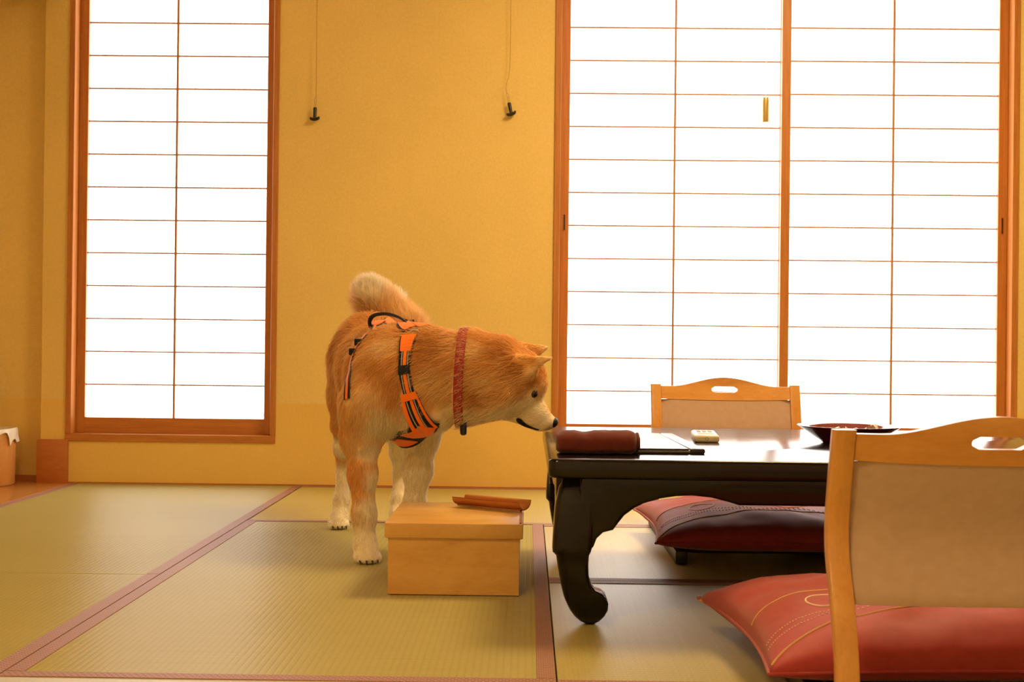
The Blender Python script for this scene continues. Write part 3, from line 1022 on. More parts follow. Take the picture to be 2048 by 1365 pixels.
# toes
HD = np.array((0.264, -0.964, 0.0))
LT = np.array((0.964, 0.264, 0.0))
CLAWS = []
for c, sp in (((736, 1107, 3.172), 1.0), ((832, 1078, 3.32), 1.0), ((678, 1043, 3.752), 0.9), ((797, 1037, 3.807), 0.9)):
    b = V(*c)
    b[2] = 0.0
    for k, (o, f) in enumerate(((-1.5, 0.004), (-0.5, 0.015), (0.5, 0.015), (1.5, 0.004))):
        p = b + LT * o * 0.0145 * sp + HD * f + np.array((0, 0, 0.0130))
        q = p - HD * 0.022 + np.array((0, 0, 0.006))
        PR.append((p, 0.0118 * sp, q, 0.0125 * sp, 0.005, 'paw'))
        CLAWS.append(p + HD * 0.0115 - np.array((0, 0, 0.0055)))
PA = np.array([p[0] for p in PR]); PB = np.array([p[2] for p in PR])
RA = np.array([p[1] for p in PR]); RB = np.array([p[3] for p in PR]); KK = np.array([p[4] for p in PR])
REG = [p[5] for p in PR]
# ears: rounded triangles
EARS = [((1002, 716, 3.160), (1034, 757, 3.160), (1100, 717, 3.135)), ((1028, 692, 3.262), (1064, 716, 3.275), (1095, 695, 3.285))]
EARS = [tuple(V(*q) for q in e) for e in EARS]


def d_cone(P, i):
    ba = PB[i] - PA[i]
    bb = float(ba @ ba) + 1e-12
    pa = P - PA[i]
    t = np.clip((pa @ ba) / bb, 0, 1)
    return np.sqrt(((pa - t[..., None] * ba) ** 2).sum(-1)) - (RA[i] + (RB[i] - RA[i]) * t)


def d_tri(P, e):
    a, b, c = e
    ba, cb, ac = b - a, c - b, a - c
    nor = np.cross(ba, ac)
    pa, pb, pc = P - a, P - b, P - c
    ins = (np.sign(pa @ np.cross(ba, nor)) + np.sign(pb @ np.cross(cb, nor)) + np.sign(pc @ np.cross(ac, nor))) < 2.0

    def seg(p, v):
        t = np.clip((p @ v) / (v @ v), 0, 1)
        return ((p - t[..., None] * v) ** 2).sum(-1)
    de = np.minimum(np.minimum(seg(pa, ba), seg(pb, cb)), seg(pc, ac))
    dp = (pa @ nor) ** 2 / (nor @ nor)
    t = np.clip((pc @ (((a + b) / 2) - c)) / (((a + b) / 2 - c) @ ((a + b) / 2 - c)), 0, 1)   # thicker towards the base
    return np.sqrt(np.where(ins, de, dp)) - (0.0040 + 0.0075 * t)


def smin(a, b, k):
    h = np.maximum(k - np.abs(a - b), 0) / k
    return np.minimum(a, b) - h * h * k * 0.25


GRID = {}


def sdf(P):
    """distance to the dog's skin, read from the sampled field"""
    P = np.asarray(P, float)
    D, lo, h = GRID['D'], GRID['lo'], GRID['h']
    f = (P - lo) / h
    n = np.array(D.shape) - 2
    i = np.clip(f.astype(int), 0, n)
    t = np.clip(f - i, 0, 1)
    out = 0.0
    for a in (0, 1):
        for b in (0, 1):
            for c in (0, 1):
                wt = (t[..., 0] if a else 1 - t[..., 0]) * (t[..., 1] if b else 1 - t[..., 1]) * (t[..., 2] if c else 1 - t[..., 2])
                out = out + wt * D[i[..., 0] + a, i[..., 1] + b, i[..., 2] + c]
    return out


def grad(P, h=0.006):
    g = np.stack([sdf(P + np.eye(3)[i] * h) - sdf(P - np.eye(3)[i] * h) for i in range(3)], -1)
    return g / (np.linalg.norm(g, axis=-1, keepdims=True) + 1e-9)


def snap(P, off=0.0):
    P = np.array(P, float)
    for _ in range(5):
        P = P - grad(P) * (sdf(P)[..., None] - 0.0) * 0.9
    n = grad(P)
    return P + n * off, n


def hit(pxs):
    """surface points of the dog seen at photograph pixels"""
    o = np.array((0, 0, CAM_H))
    dirs = np.array([np.array(at(x, y, 1.0)) - o for x, y in pxs])
    dirs /= np.linalg.norm(dirs, axis=1, keepdims=True)
    t = np.full(len(pxs), 2.95)
    for _ in range(170):
        t = np.minimum(t + np.clip(sdf(o + dirs * t[:, None]), -0.01, 0.012) * 0.9, 4.4)
    return o + dirs * t[:, None]


def mesh_body():
    h = 0.0048
    lo = np.array((-0.66, 3.06, -0.012)); hi = np.array((0.12, 4.08, 0.80))
    n = np.ceil((hi - lo) / h).astype(int)
    ax = [lo[i] + h * np.arange(n[i]) for i in range(3)]
    D = np.full(n, 0.2)

    def local(fn, bmin, bmax, k):
        i0 = np.clip(((bmin - lo) / h).astype(int) - 1, 0, n - 1)
        i1 = np.clip(((bmax - lo) / h).astype(int) + 2, 1, n)
        sl = tuple(slice(a, b) for a, b in zip(i0, i1))
        g = np.stack(np.meshgrid(*[ax[i][sl[i]] for i in range(3)], indexing='ij'), -1)
        D[sl] = smin(D[sl], fn(g), k)
    for i in range(len(PR)):
        m = max(RA[i], RB[i]) + KK[i] + 0.01
        local(lambda g, i=i: d_cone(g, i), np.minimum(PA[i], PB[i]) - m, np.maximum(PA[i], PB[i]) + m, KK[i])
    for e in EARS:
        local(lambda g, e=e: d_tri(g, e), np.min(e, 0) - 0.045, np.max(e, 0) + 0.045, 0.026)
    GRID.update(D=D.copy(), lo=lo, h=h)
    D = np.maximum(D, (0.0016 - ax[2])[None, None, :])
    s = D < 0
    c = np.array(s.shape) - 1
    acc = np.zeros((*c, 3)); cnt = np.zeros(c)
    corner = [(i, j, k) for i in (0, 1) for j in (0, 1) for k in (0, 1)]

    def sub(A, o):
        return A[o[0]:o[0] + c[0], o[1]:o[1] + c[1], o[2]:o[2] + c[2]]
    for a in corner:
        for dim in range(3):
            if a[dim]:
                continue
            b = list(a); b[dim] = 1
            da, db = sub(D, a), sub(D, b)
            m = (da < 0) != (db < 0)
            t = np.where(m, da / np.where(m, da - db, 1), 0)
            for q in range(3):
                acc[..., q] += np.where(m, (a[q] + t) if q == dim else a[q], 0)
            cnt += m
    act = cnt > 0
    idx = -np.ones(c, int)
    idx[act] = np.arange(act.sum())
    ijk = np.argwhere(act)
    verts = lo + h * (ijk + acc[act] / cnt[act][:, None])
    quads = []
    for dim in range(3):
        u, v = [(1, 2), (2, 0), (0, 1)][dim]
        A = s[tuple(slice(0, -1) if q == dim else slice(None) for q in range(3))]
        B = s[tuple(slice(1, None) if q == dim else slice(None) for q in range(3))]
        E = np.argwhere(A != B)
        E = E[(E[:, u] > 0) & (E[:, v] > 0) & (E[:, u] < c[u]) & (E[:, v] < c[v])]
        fl_ = A[tuple(E.T)]

        def off(du, dv):
            q = E.copy(); q[:, u] -= du; q[:, v] -= dv
            return idx[tuple(q.T)]
        Q = np.stack([off(1, 1), off(0, 1), off(0, 0), off(1, 0)], 1)
        Q[~fl_] = Q[~fl_][:, ::-1]
        quads.append(Q)
    return verts, np.concatenate(quads)


bv, bq = mesh_body()
for _ in range(2):                                    # light smoothing
    nb = np.zeros_like(bv); nc = np.zeros(len(bv))
    for k in range(4):
        for m in (1, 3):
            np.add.at(nb, bq[:, k], bv[bq[:, (k + m) % 4]])
            np.add.at(nc, bq[:, k], 1)
    bv = bv * 0.5 + 0.5 * nb / nc[:, None]


def sstep(x, a, b):
    t = np.clip((x - a) / (b - a), 0, 1)
    return t * t * (3 - 2 * t)


RED, CREAM, PALE, DARK = (np.array(x) for x in ((0.82, 0.455, 0.165), (0.94, 0.85, 0.67), (0.93, 0.70, 0.38), (0.66, 0.315, 0.095)))
# pale markings: (px, py, Y, radius, softness)
MARKS = [((1070, 838, 3.16), 0.062, 0.05), ((1040, 832, 3.16), 0.050, 0.04), ((1000, 838, 3.17), 0.055, 0.05), ((955, 838, 3.18), 0.045, 0.05), ((1085, 800, 3.21), 0.030, 0.02),
         ((895, 850, 3.18), 0.055, 0.06), ((800, 862, 3.18), 0.075, 0.08), ((770, 850, 3.17), 0.055, 0.06), ((850, 900, 3.30), 0.10, 0.06), ((842, 960, 3.33), 0.11, 0.04), ((830, 1040, 3.34), 0.12, 0.04),
         ((735, 1110, 3.18), 0.10, 0.09), ((752, 900, 3.19), 0.035, 0.04), ((745, 960, 3.19), 0.035, 0.04), ((742, 1020, 3.19), 0.04, 0.05), ((690, 900, 3.74), 0.045, 0.035), ((684, 960, 3.79), 0.055, 0.035), ((680, 1030, 3.76), 0.08, 0.05),
         ((800, 900, 3.80), 0.10, 0.06), ((797, 1000, 3.84), 0.13, 0.05), ((690, 815, 3.62), 0.05, 0.05), ((740, 566, 3.84), 0.070, 0.06), ((791, 590, 3.98), 0.05, 0.03), ((760, 850, 3.5), 0.06, 0.05),
         ((700, 820, 3.70), 0.030, 0.03)]
LIGHT = [((945, 690, 3.13), 0.035, 0.035), ((800, 640, 3.90), 0.07, 0.06), ((770, 608, 3.90), 0.085, 0.06), ((775, 690, 3.20), 0.030, 0.04), ((890, 770, 3.15), 0.045, 0.06), ((980, 760, 3.12), 0.030, 0.04), ((1095, 715, 3.14), 0.02, 0.02), ((1062, 745, 3.13), 0.012, 0.02), ((1088, 697, 3.28), 0.02, 0.02), ((720, 800, 3.17), 0.05, 0.06), ((940, 665, 3.23), 0.03, 0.03)]
DARKS = [((1026, 735, 3.14), 0.026, 0.03), ((1068, 762, 3.17), 0.014, 0.02), ((1000, 700, 3.15), 0.03, 0.04), ((870, 690, 3.18), 0.05, 0.05), ((690, 690, 3.7), 0.05, 0.06), ((960, 800, 3.12), 0.02, 0.03)]


def colour(P):
    nz = np.array([mnoise.noise(Vector(p * 14)) for p in P]) * 0.022
    col = np.repeat(RED[None], len(P), 0)

    def layer(marks, c, s=1.0):
        nonlocal col
        w = np.zeros(len(P))
        for m, r, so in marks:
            d = np.linalg.norm(P - V(*m), axis=1) + nz
            w = np.maximum(w, 1 - sstep(d, r - so * 0.5, r + so * 0.5))
        w = (w * s)[:, None]
        col = col * (1 - w) + c * w
    v = np.array([mnoise.noise(Vector((p[0] * 16, p[1] * 9, p[2] * 12))) for p in P])
    v = np.clip(v * 0.75 + 0.10, 0, 0.55)[:, None]
    col = col * (1 - v) + PALE * v
    layer(DARKS, DARK, 0.8)
    layer(LIGHT, PALE, 0.85)
    layer(MARKS, CREAM)
    return col


FLOW = dict(torso=((-0.25, 0.70, -0.65), 0.026, 0.34), neck=((-0.85, 0.20, -0.45), 0.030, 0.36), ruff=((-0.90, 0.05, -0.30), 0.030, 0.42), head=((-0.9, 0, -0.1), 0.013, 0.28),
            cheek=((-0.85, 0, -0.45), 0.022, 0.38), muzzle=((-0.75, 0, 0.25), 0.0055, 0.22), thigh=((-0.15, 0.30, -0.95), 0.022, 0.26), leg=((-0.05, 0.25, -1.0), 0.011, 0.22),
            paw=((0.1, -0.2, -0.9), 0.004, 0.25), tail=((-0.12, -0.10, 0.95), 0.038, 0.52))
dog = empty('dog', (-0.40, 3.45, 0.0015))
tag(dog, 'tan and cream curly-tailed dog sniffing the table edge, in an orange harness', 'dog')
DB = np.array((-0.40, 3.45, 0.0015))


def fur_mat(name):
    t = NT(name)
    at_ = t.n('ShaderNodeAttribute', attribute_name='fur_color')
    d = t.n('ShaderNodeBsdfDiffuse')
    tr_ = t.n('ShaderNodeBsdfTranslucent')
    mx = t.n('ShaderNodeMixShader')
    mx.inputs[0].default_value = 0.36
    t.l(at_.outputs['Color'], d.inputs[0])
    t.l(at_.outputs['Color'], tr_.inputs[0])
    t.l(d.outputs[0], mx.inputs[1])
    t.l(tr_.outputs[0], mx.inputs[2])
    t.l(mx.outputs[0], t.out.inputs[0])
    return t.m


t = NT('dog_skin')
at_ = t.n('ShaderNodeAttribute', attribute_name='fur_color')
nzs = t.noise(t.coords((1, 1, 1)), 260.0, 3.0)
t.set(color=at_.outputs['Color'], rough=0.9, spec=0.1)
t.bump(nzs, 0.4, 0.003)
M['skin'] = t.m
M['fur'] = fur_mat('dog_fur')
M['nose'] = plain('dog_nose', (0.010, 0.008, 0.008), 0.5, 0.3)
M['eye'] = plain('dog_eye', (0.010, 0.006, 0.005), 0.05, 0.6)
M['claw'] = plain('dog_claw', (0.05, 0.032, 0.022), 0.4)
M['orange'] = fabric('harness_orange', (0.90, 0.17, 0.008), (1.0, 0.22, 0.012), 700.0, 0.7, 0.1)
M['webbing'] = fabric('harness_black', (0.010, 0.009, 0.010), (0.020, 0.018, 0.018), 700.0, 0.75, 0.1)
M['reflect'] = plain('reflective_grey', (0.34, 0.33, 0.33), 0.45)
M['collar'] = fabric('collar_red', (0.30, 0.020, 0.020), (0.36, 0.030, 0.028), 700.0, 0.7, 0.1)
M['swirl'] = plain('collar_swirl', (0.55, 0.22, 0.17), 0.7)
M['gilt'] = plain('gilt_buckle', (0.75, 0.58, 0.28), 0.3, metal=0.8)

me = bpy.data.meshes.new('body')
me.from_pydata([tuple(p) for p in bv - DB], [], [tuple(int(i) for i in q) for q in bq])
me.polygons.foreach_set('use_smooth', [True] * len(me.polygons))
bcol = colour(bv)
ca = me.attributes.new('fur_color', 'FLOAT_COLOR', 'POINT')
ca.data.foreach_set('color', np.concatenate([bcol, np.ones((len(bv), 1))], 1).astype(np.float32).ravel())
me.materials.append(M['skin'])
me.update()
body = place(bpy.data.objects.new('body', me), dog, (0, 0, 0))

# ---- harness and collar paths first, so that the coat parts around them
COVER = []        # (points, radius) where no hair grows


def ribbon_mesh(P, N, widths, off, th, closed=False):
    """flat strip hugging the body: P centre points, N normals"""
    P = np.asarray(P, float); n = len(P)
    if closed:
        tn = np.roll(P, -1, 0) - np.roll(P, 1, 0)
    else:
        tn = np.gradient(P, axis=0)
    tn /= np.linalg.norm(tn, axis=1, keepdims=True) + 1e-9
    sd = np.cross(N, tn)
    sd /= np.linalg.norm(sd, axis=1, keepdims=True) + 1e-9
    w = np.broadcast_to(np.asarray(widths, float), (n,))
    pts = P[:, None] + sd[:, None] * w[:, None, None] * np.array((-0.5, -0.25, 0, 0.25, 0.5))[None, :, None]
    sp_, sn = snap(pts)
    sn = 0.4 * sn + 0.6 * N[:, None]
    sn /= np.linalg.norm(sn, axis=-1, keepdims=True)
    lo_ = sp_ + sn * off - DB
    hi_ = sp_ + sn * (off + th) - DB
    rings = [[tuple(v) for v in a_] + [tuple(v) for v in b_[::-1]] for a_, b_ in zip(lo_, hi_)]
    if closed:
        rings.append(rings[0])
    return bm_loft(rings, True, not closed)


def dense(P, n):
    return np.array([tuple(v) for v in spline([tuple(p) for p in P], n)])


LTF = np.array((0.30, 0.954, 0.0))          # sideways across the forequarters, which turn towards the table


def mirror(P, c=V(825, 780, 3.30), n=LTF):
    return P - 2 * np.outer((P - c) @ n, n)


def smooth(A, it=3):
    for _ in range(it):
        A[1:-1] = 0.25 * A[:-2] + 0.5 * A[1:-1] + 0.25 * A[2:]
    return A


def lay(P, n):
    P = smooth(dense(P, n), 4)
    P, N = snap(P)
    P = smooth(P, 2)
    N = smooth(N, 12)
    N /= np.linalg.norm(N, axis=1, keepdims=True)
    return P, N


def ring(center, u, v, n=72, r0=0.02, rmax=0.22):
    """closed loop where the plane (center,u,v) cuts the coat"""
    u = u / np.linalg.norm(u); v = v - u * (v @ u); v = v / np.linalg.norm(v)
    a = np.linspace(0, 2 * np.pi, n, endpoint=False)
    d = np.cos(a)[:, None] * u + np.sin(a)[:, None] * v
    t = np.full(n, r0)
    for _ in range(60):
        s_ = sdf(center + d * t[:, None])
        t = np.clip(t - s_ * 0.8, 0.01, rmax)
    P = center + d * t[:, None]
    return P, grad(P)


OFF = 0.007
# collar
cc = V(924, 764, 3.236)
cP, cN = ring(cc, np.array((0.02, 1.0, 0.0)), V(929, 690, 3.236) - V(920, 850, 3.236), 96)
COVER.append((cP, 0.0125))
# girth strap behind the fore legs
g0 = hit([(752, 657), (737, 674), (722, 691), (712, 708), (707, 728), (703, 752), (700, 778), (698, 800)])
gP, gN = lay(g0, 30)
gP2, gN2 = lay(mirror(g0, V(766, 735, 3.55), LT), 30)
COVER.append((gP, 0.011)); COVER.append((gP2, 0.011))
# chest straps (near side from the picture, far side mirrored)
s1 = hit([(820, 676), (815, 695), (812, 720), (811, 745), (815, 770), (820, 792)])
s2 = hit([(819, 788), (824, 806), (831, 826), (842, 846), (856, 858)])
bp_ = hit([(748, 657), (760, 651), (775, 648), (792, 650), (806, 654), (822, 662)])
sides = []
for f, g_ in ((lambda x: x, lambda x: x), (mirror, lambda x: snap(x + LT * 0.034)[0])):
    a = lay(f(s1), 24); b = lay(f(s2), 18); c = lay(g_(bp_), 22)
    COVER.append((a[0], 0.013)); COVER.append((b[0], 0.022)); COVER.append((c[0], 0.016))
    sides.append((a, b, c))
# sternum plate in the dog's mid plane, from the forechest back between the fore legs
sc = V(815, 792, 3.25)
fw = np.array((0.55, -0.83, 0.0))
ang = np.radians(np.linspace(28, 125, 20))
dirs = np.cos(ang)[:, None] * fw + np.sin(ang)[:, None] * np.array((0, 0, -1.0))
tt = np.full(len(ang), 0.03)
for _ in range(60):
    tt = np.clip(tt - sdf(sc + dirs * tt[:, None]) * 0.8, 0.01, 0.2)
stP = sc + dirs * tt[:, None]
stN = grad(stP)
COVER.append((stP, 0.040))

lp_ = hit([(1034, 837), (1040, 842), (1048, 848), (1057, 852.5), (1066, 856), (1078, 859)])
LIP = lay(lp_, 16)
COVER.append((LIP[0], 0.0065))

# ---- coat
tri = np.concatenate([bq[:, [0, 1, 2]], bq[:, [0, 2, 3]]])
A, B_, C_ = bv[tri[:, 0]], bv[tri[:, 1]], bv[tri[:, 2]]
fn = np.cross(B_ - A, C_ - A)
area = np.linalg.norm(fn, axis=1) * 0.5
NH = 150000
pick = rng.choice(len(tri), NH, p=area / area.sum())
r1, r2 = rng.random(NH), rng.random(NH)
q = np.sqrt(r1)
root = A[pick] * (1 - q)[:, None] + B_[pick] * (q * (1 - r2))[:, None] + C_[pick] * (q * r2)[:, None]
vn = np.zeros_like(bv)
for k in range(3):
    np.add.at(vn, tri[:, k], fn)
vn /= np.linalg.norm(vn, axis=1, keepdims=True) + 1e-12
nrm = vn[tri[pick, 0]] * (1 - q)[:, None] + vn[tri[pick, 1]] * (q * (1 - r2))[:, None] + vn[tri[pick, 2]] * (q * r2)[:, None]
nrm /= np.linalg.norm(nrm, axis=1, keepdims=True)
keep = root[:, 2] > 0.006
for P, r in COVER:
    for i in range(len(P)):
        keep &= ((root - P[i]) ** 2).sum(1) > r * r
nosep = V(1108, 845, 3.21)
eyep = hit([(1068, 788)])[0]
for p, r in ((nosep, 0.018), (eyep, 0.0125), (eyep + np.array((0.007, 0, -0.005)), 0.011)):
    keep &= ((root - p) ** 2).sum(1) > r * r
root, nrm = root[keep], nrm[keep]
# blended growth direction, length and lift from the nearest limbs
dm = np.stack([d_cone(root, i) for i in range(len(PR))], 1)
w = np.exp(-(dm - dm.min(1, keepdims=True)) / 0.012)
w /= w.sum(1, keepdims=True)
fl3 = w @ np.array([FLOW[r][0] for r in REG])
ln = w @ np.array([FLOW[r][1] for r in REG])
lift = w @ np.array([FLOW[r][2] for r in REG])
for e in EARS:
    de = d_tri(root, e)
    m = de < 0.003
    cdir = e[2] - (e[0] + e[1]) / 2
    fl3[m] = cdir / np.linalg.norm(cdir); ln[m] = 0.007; lift[m] = 0.22
clump = np.array([(mnoise.noise(Vector(p * 55)), mnoise.noise(Vector(p * 55 + 9)), mnoise.noise(Vector(p * 55 + 17))) for p in root])
fl3 = fl3 / np.linalg.norm(fl3, axis=1, keepdims=True) + clump * (0.55 * np.clip(ln / 0.026, 0.15, 1.0))[:, None] + rng.normal(0, 0.16, root.shape)
tg = fl3 - nrm * (fl3 * nrm).sum(1, keepdims=True)
tg /= np.linalg.norm(tg, axis=1, keepdims=True) + 1e-9
ln = ln * (0.65 + 0.6 * rng.random(len(root)))
lift = np.clip(lift * (0.7 + 0.6 * rng.random(len(root))), 0.05, 0.9)
d0 = nrm * lift[:, None] + tg * (1 - lift)[:, None]
d0 /= np.linalg.norm(d0, axis=1, keepdims=True)
NP = 5
S = np.linspace(0, 1, NP)
strand = np.stack([root + ln[:, None] * (s * d0 + s * s * (0.30 * tg - 0.16 * nrm + np.array((0, 0, -0.08)))) for s in S], 1)
strand[..., 2] = np.maximum(strand[..., 2], 0.0025)
clear = np.ones(len(root), bool)                      # strands that would lie across the straps are trimmed away
for P, r in COVER:
    for i in range(0, len(P), 2):
        for k in (2, 4):
            clear &= ((strand[:, k] - P[i]) ** 2).sum(1) > (r * 0.8) ** 2
root, strand = root[clear], strand[clear]
hcol = colour(root) * (0.82 + 0.36 * rng.random((len(root), 1)))
hc = bpy.data.hair_curves.new('fur')
hc.add_curves([NP] * len(root))
hc.attributes['position'].data.foreach_set('vector', (strand - DB).astype(np.float32).ravel())
ra_ = hc.attributes.get('radius') or hc.attributes.new('radius', 'FLOAT', 'POINT')
ra_.data.foreach_set('value', np.tile(np.array([0.00050, 0.00048, 0.00040, 0.00028, 0.00008], np.float32), len(root)))
fc = hc.attributes.new('fur_color', 'FLOAT_COLOR', 'CURVE')
fc.data.foreach_set('color', np.concatenate([hcol, np.ones((len(root), 1))], 1).astype(np.float32).ravel())
hc.materials.append(M['fur'])
fur = bpy.data.objects.new('fur', hc)
tag(fur, kind='stuff')
place(fur, dog, (0, 0, 0))


# ---- face
def blob(name, c, r, mat, parent=dog, base=DB, sub=2):
    bm = bmesh.new()
    bmesh.ops.create_icosphere(bm, subdivisions=sub, radius=1.0)
    for v in bm.verts:
        v.co = Vector((v.co.x * r[0], v.co.y * r[1], v.co.z * r[2]))
    return bm_obj(name, bm, M[mat], parent, tuple(np.array(c) - base), 180)


ns = blob('nose', nosep + np.array((-0.002, 0, -0.001)), (0.0125, 0.0160, 0.0140), 'nose', sub=3)
ns.rotation_euler = (0, 0.7, 0)
ey = blob('eye', eyep + np.array((0.0, 0.0010, 0)), (0.0095, 0.0075, 0.0100), 'eye', sub=3)
e2 = snap([V(1070, 788, 3.25)])[0][0]
blob('eye', e2 - np.array((0, 0.0030, 0)), (0.0090, 0.0060, 0.0095), 'eye', sub=3)
bm_obj('lips', bm_tube([tuple(p + n_ * 0.0028 - DB) for p, n_ in zip(*LIP)], [0.003, 0.0052, 0.0062, 0.0065, 0.006, 0.0055, 0.005, 0.0045, 0.004, 0.0035, 0.003, 0.0028, 0.0025, 0.0022, 0.002, 0.0015], 8), M['nose'], dog, (0, 0, 0), 180)
for c in CLAWS:
    bm_obj('claw', bm_tube([tuple(c - HD * 0.004 + np.array((0, 0, 0.003)) - DB), tuple(c + HD * 0.002 - DB), tuple(c + HD * 0.006 - np.array((0, 0, 0.004)) - DB)], [0.0030, 0.0026, 0.0010], 6), M['claw'], dog, (0, 0, 0), 180)

# ---- harness
har = bm_obj('harness', bm_join(*[ribbon_mesh(*sd[2], np.linspace(0.024, 0.034, 22), OFF + 0.002, 0.002) for sd in sides]), M['orange'], dog, (0, 0, 0), 60)
har['label'] = 'orange and black walking harness'


def part(name, bm, mat):
    return bm_obj(name, bm, M[mat], har, (0, 0, 0), 60)


for gp, gn in ((gP, gN), (gP2, gN2)):
    part('girth_strap', ribbon_mesh(gp, gn, 0.018, OFF, 0.0024), 'webbing')
    part('girth_stripe', ribbon_mesh(gp, gn, 0.007, OFF + 0.0020, 0.0012), 'orange')
for a, b, c in sides:
    part('panel_binding', ribbon_mesh(c[0], c[1], np.linspace(0.032, 0.042, 22), OFF - 0.002, 0.0020), 'webbing')
    wa = np.concatenate([np.linspace(0.046, 0.036, 8), np.linspace(0.034, 0.027, 16)])
    part('shoulder_binding', ribbon_mesh(a[0], a[1], wa, OFF - 0.001, 0.0020), 'webbing')
    part('shoulder_tab', ribbon_mesh(a[0][:8], a[1][:8], np.linspace(0.038, 0.028, 8), OFF + 0.003, 0.0015), 'orange')
    part('chest_strap', ribbon_mesh(a[0][6:], a[1][6:], 0.0085, OFF + 0.003, 0.0013), 'orange')
    part('chest_panel_binding', ribbon_mesh(b[0], b[1], np.linspace(0.040, 0.062, 18), OFF + 0.0012, 0.0020), 'webbing')
    # three orange bars with grey reflective lines on the chest panel
    for q, wq in ((-0.40, 0.20), (0.04, 0.16), (0.42, 0.12)):
        wid = np.linspace(0.040, 0.062, 18)
        tn = np.gradient(b[0], axis=0); tn /= np.linalg.norm(tn, axis=1, keepdims=True)
        sd_ = np.cross(b[1], tn); sd_ /= np.linalg.norm(sd_, axis=1, keepdims=True)
        cen, cn = snap(b[0] + sd_ * (wid * q)[:, None])
        part('chest_bar', ribbon_mesh(cen[1:-1], b[1][1:-1], (wid * wq)[1:-1], OFF + 0.0050, 0.0012), 'orange')
    for q in (-0.008, 0.008):
        tn = np.gradient(a[0], axis=0); tn /= np.linalg.norm(tn, axis=1, keepdims=True)
        sd_ = np.cross(a[1], tn); sd_ /= np.linalg.norm(sd_, axis=1, keepdims=True)
        cen, cn = snap(a[0] + sd_ * q)
        part('reflective_line', ribbon_mesh(cen[7:], a[1][7:], 0.0026, OFF + 0.0032, 0.0015), 'reflect')
        tn = np.gradient(b[0], axis=0); tn /= np.linalg.norm(tn, axis=1, keepdims=True)
        sd_ = np.cross(b[1], tn); sd_ /= np.linalg.norm(sd_, axis=1, keepdims=True)
        cen, cn = snap(b[0] + sd_ * (q * 1.15))
        part('reflective_line', ribbon_mesh(cen[2:-1], b[1][2:-1], 0.0026, OFF + 0.0054, 0.0015), 'reflect')
    part('strap_keeper', ribbon_mesh(a[0][12:16], a[1][12:16], 0.031, OFF + 0.0060, 0.0020), 'webbing')
    part('keeper_band', ribbon_mesh(b[0][0:4], b[1][0:4], 0.038, OFF + 0.0080, 0.0020), 'orange')
part('sternum_binding', ribbon_mesh(stP, stN, np.concatenate([np.linspace(0.060, 0.095, 8), np.linspace(0.095, 0.060, 12)]), OFF + 0.001, 0.003), 'webbing')
part('sternum_plate', ribbon_mesh(stP[1:9], stN[1:9], np.linspace(0.045, 0.078, 8), OFF + 0.005, 0.0020), 'orange')
part('sternum_strip', ribbon_mesh(stP[12:19], stN[12:19], np.linspace(0.060, 0.040, 7), OFF + 0.005, 0.0020), 'orange')
# grab handle above the back panel
h0, h1 = hit([(742, 656), (814, 652)])
hp = []
for px, py, t_ in ((741, 655, 0.0), (739, 644, 0.05), (744, 634, 0.15), (756, 629, 0.32), (775, 628.5, 0.52), (793, 633, 0.72), (806, 640, 0.88), (815, 648, 1.0)):
    hp.append(at(px, py, float(h0[1] + (h1[1] - h0[1]) * t_ - 0.006)))
part('grab_handle', bm_tube([tuple(Vector(p) - Vector(DB)) for p in spline(hp, 28)], 0.0058, 10, True, 0.55), 'webbing')
bk = hit([(818, 650)])[0] - DB
part('buckle', bm_box(bk[0] - 0.017, bk[0] + 0.017, bk[1] - 0.014, bk[1] + 0.012, bk[2] + 0.002, bk[2] + 0.016, 0.004, 2), 'webbing')
rg = hit([(824, 668)])[0] - DB
part('leash_ring', bm_tube([(rg[0] + 0.008 + 0.009 * math.cos(x), rg[1] - 0.012, rg[2] + 0.004 + 0.006 * math.sin(x)) for x in np.linspace(0, 2 * math.pi, 24)], 0.0016, 6), 'steel')
for px, py in ((722, 690), (712, 708)):
    p = hit([(px, py)])[0]
    p = snap([p], 0.010)[0][0] - DB
    part('slider', bm_box(p[0] - 0.010, p[0] + 0.010, p[1] - 0.006, p[1] + 0.006, p[2] - 0.009, p[2] + 0.009, 0.003, 2), 'webbing')

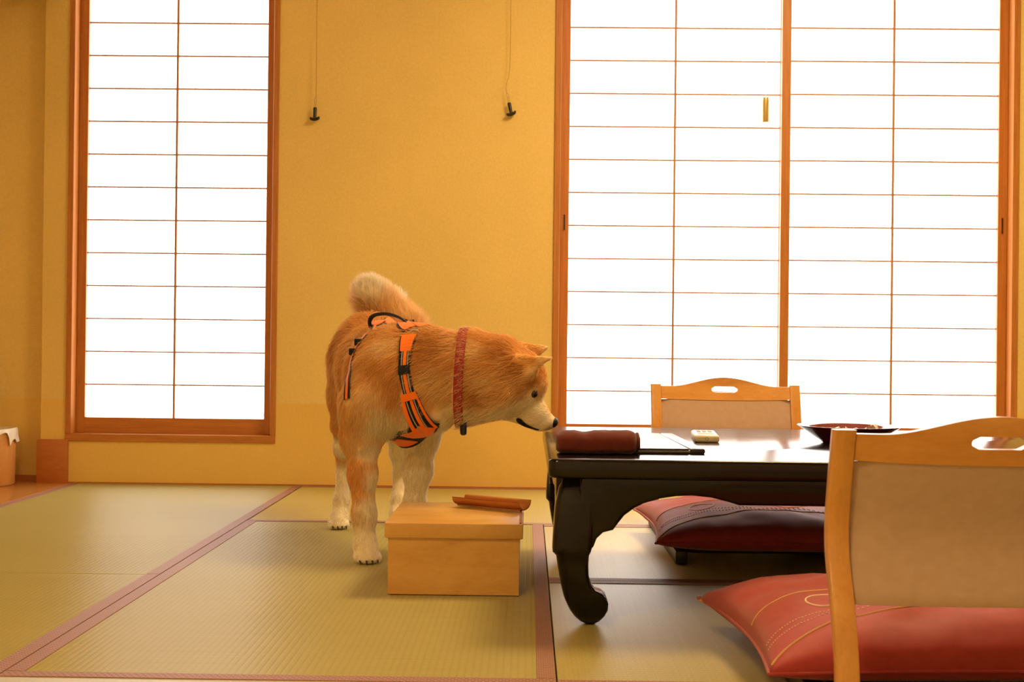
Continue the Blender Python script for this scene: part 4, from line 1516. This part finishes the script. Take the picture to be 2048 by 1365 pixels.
# ---- collar
col_ = bm_obj('collar', ribbon_mesh(cP, cN, 0.0225, 0.0095, 0.0028, True), M['collar'], dog, (0, 0, 0), 60)
col_['label'] = 'red collar with a pale swirl pattern'
tnv = np.roll(cP, -1, 0) - np.roll(cP, 1, 0)
tnv /= np.linalg.norm(tnv, axis=1, keepdims=True)
sdv = np.cross(cN, tnv)
sdv /= np.linalg.norm(sdv, axis=1, keepdims=True)
cum = np.concatenate([[0], np.cumsum(np.linalg.norm(np.diff(np.concatenate([cP, cP[:1]]), axis=0), axis=1))])
LEN = cum[-1]


def on_collar(s, w_):
    s = s % LEN
    i = min(int(np.searchsorted(cum, s) - 1), len(cP) - 1)
    i = max(i, 0)
    t_ = (s - cum[i]) / (cum[i + 1] - cum[i])
    j = (i + 1) % len(cP)
    p = cP[i] * (1 - t_) + cP[j] * t_
    n_ = cN[i] * (1 - t_) + cN[j] * t_
    sd_ = sdv[i] * (1 - t_) + sdv[j] * t_
    return tuple(p + n_ * 0.0129 + sd_ * w_ - DB)


sw = []
NSW = int(LEN / 0.0150)
for k in range(NSW):
    s0 = k * LEN / NSW
    sg = 1 if k % 2 else -1
    pts = []
    for a in np.linspace(0, 3.6 * math.pi, 26):
        r = 0.0010 + 0.0050 * (a / (3.6 * math.pi))
        pts.append(on_collar(s0 + r * math.cos(a) * 1.1, sg * 0.0035 + sg * r * math.sin(a)))
    pts.append(on_collar(s0 + 0.0085, sg * -0.002))
    sw.append(bm_tube(pts, 0.00055, 4))
bm_obj('swirl_pattern', bm_join(*sw), M['swirl'], col_, (0, 0, 0), 180)
tp = hit([(922, 843)])[0]
bm = bm_tube([tuple(tp + np.array((0.007, -0.014, 0.004 - 0.0032 * k)) - DB) for k in (0, 1, 2, 9, 11, 12)], [0.005, 0.0105, 0.0120, 0.0120, 0.0110, 0.005], 14, True, 0.7)
bm_obj('fob', bm, M['blackplastic'], col_, (0, 0, 0), 50)
bm_obj('split_ring', bm_tube([tuple(tp + np.array((0.002 + 0.010 * math.cos(x), -0.014, -0.004 + 0.009 * math.sin(x))) - DB) for x in np.linspace(0, 2 * math.pi, 28)], 0.0010, 6), M['steel'], col_, (0, 0, 0), 60)
bm_obj('buckle', bm_box(*(lambda c: (c[0] - 0.010, c[0] + 0.004, c[1] - 0.012, c[1] - 0.006, c[2] - 0.010, c[2] + 0.004))(tp - DB), 0.002, 2), M['gilt'], col_, (0, 0, 0), 40)
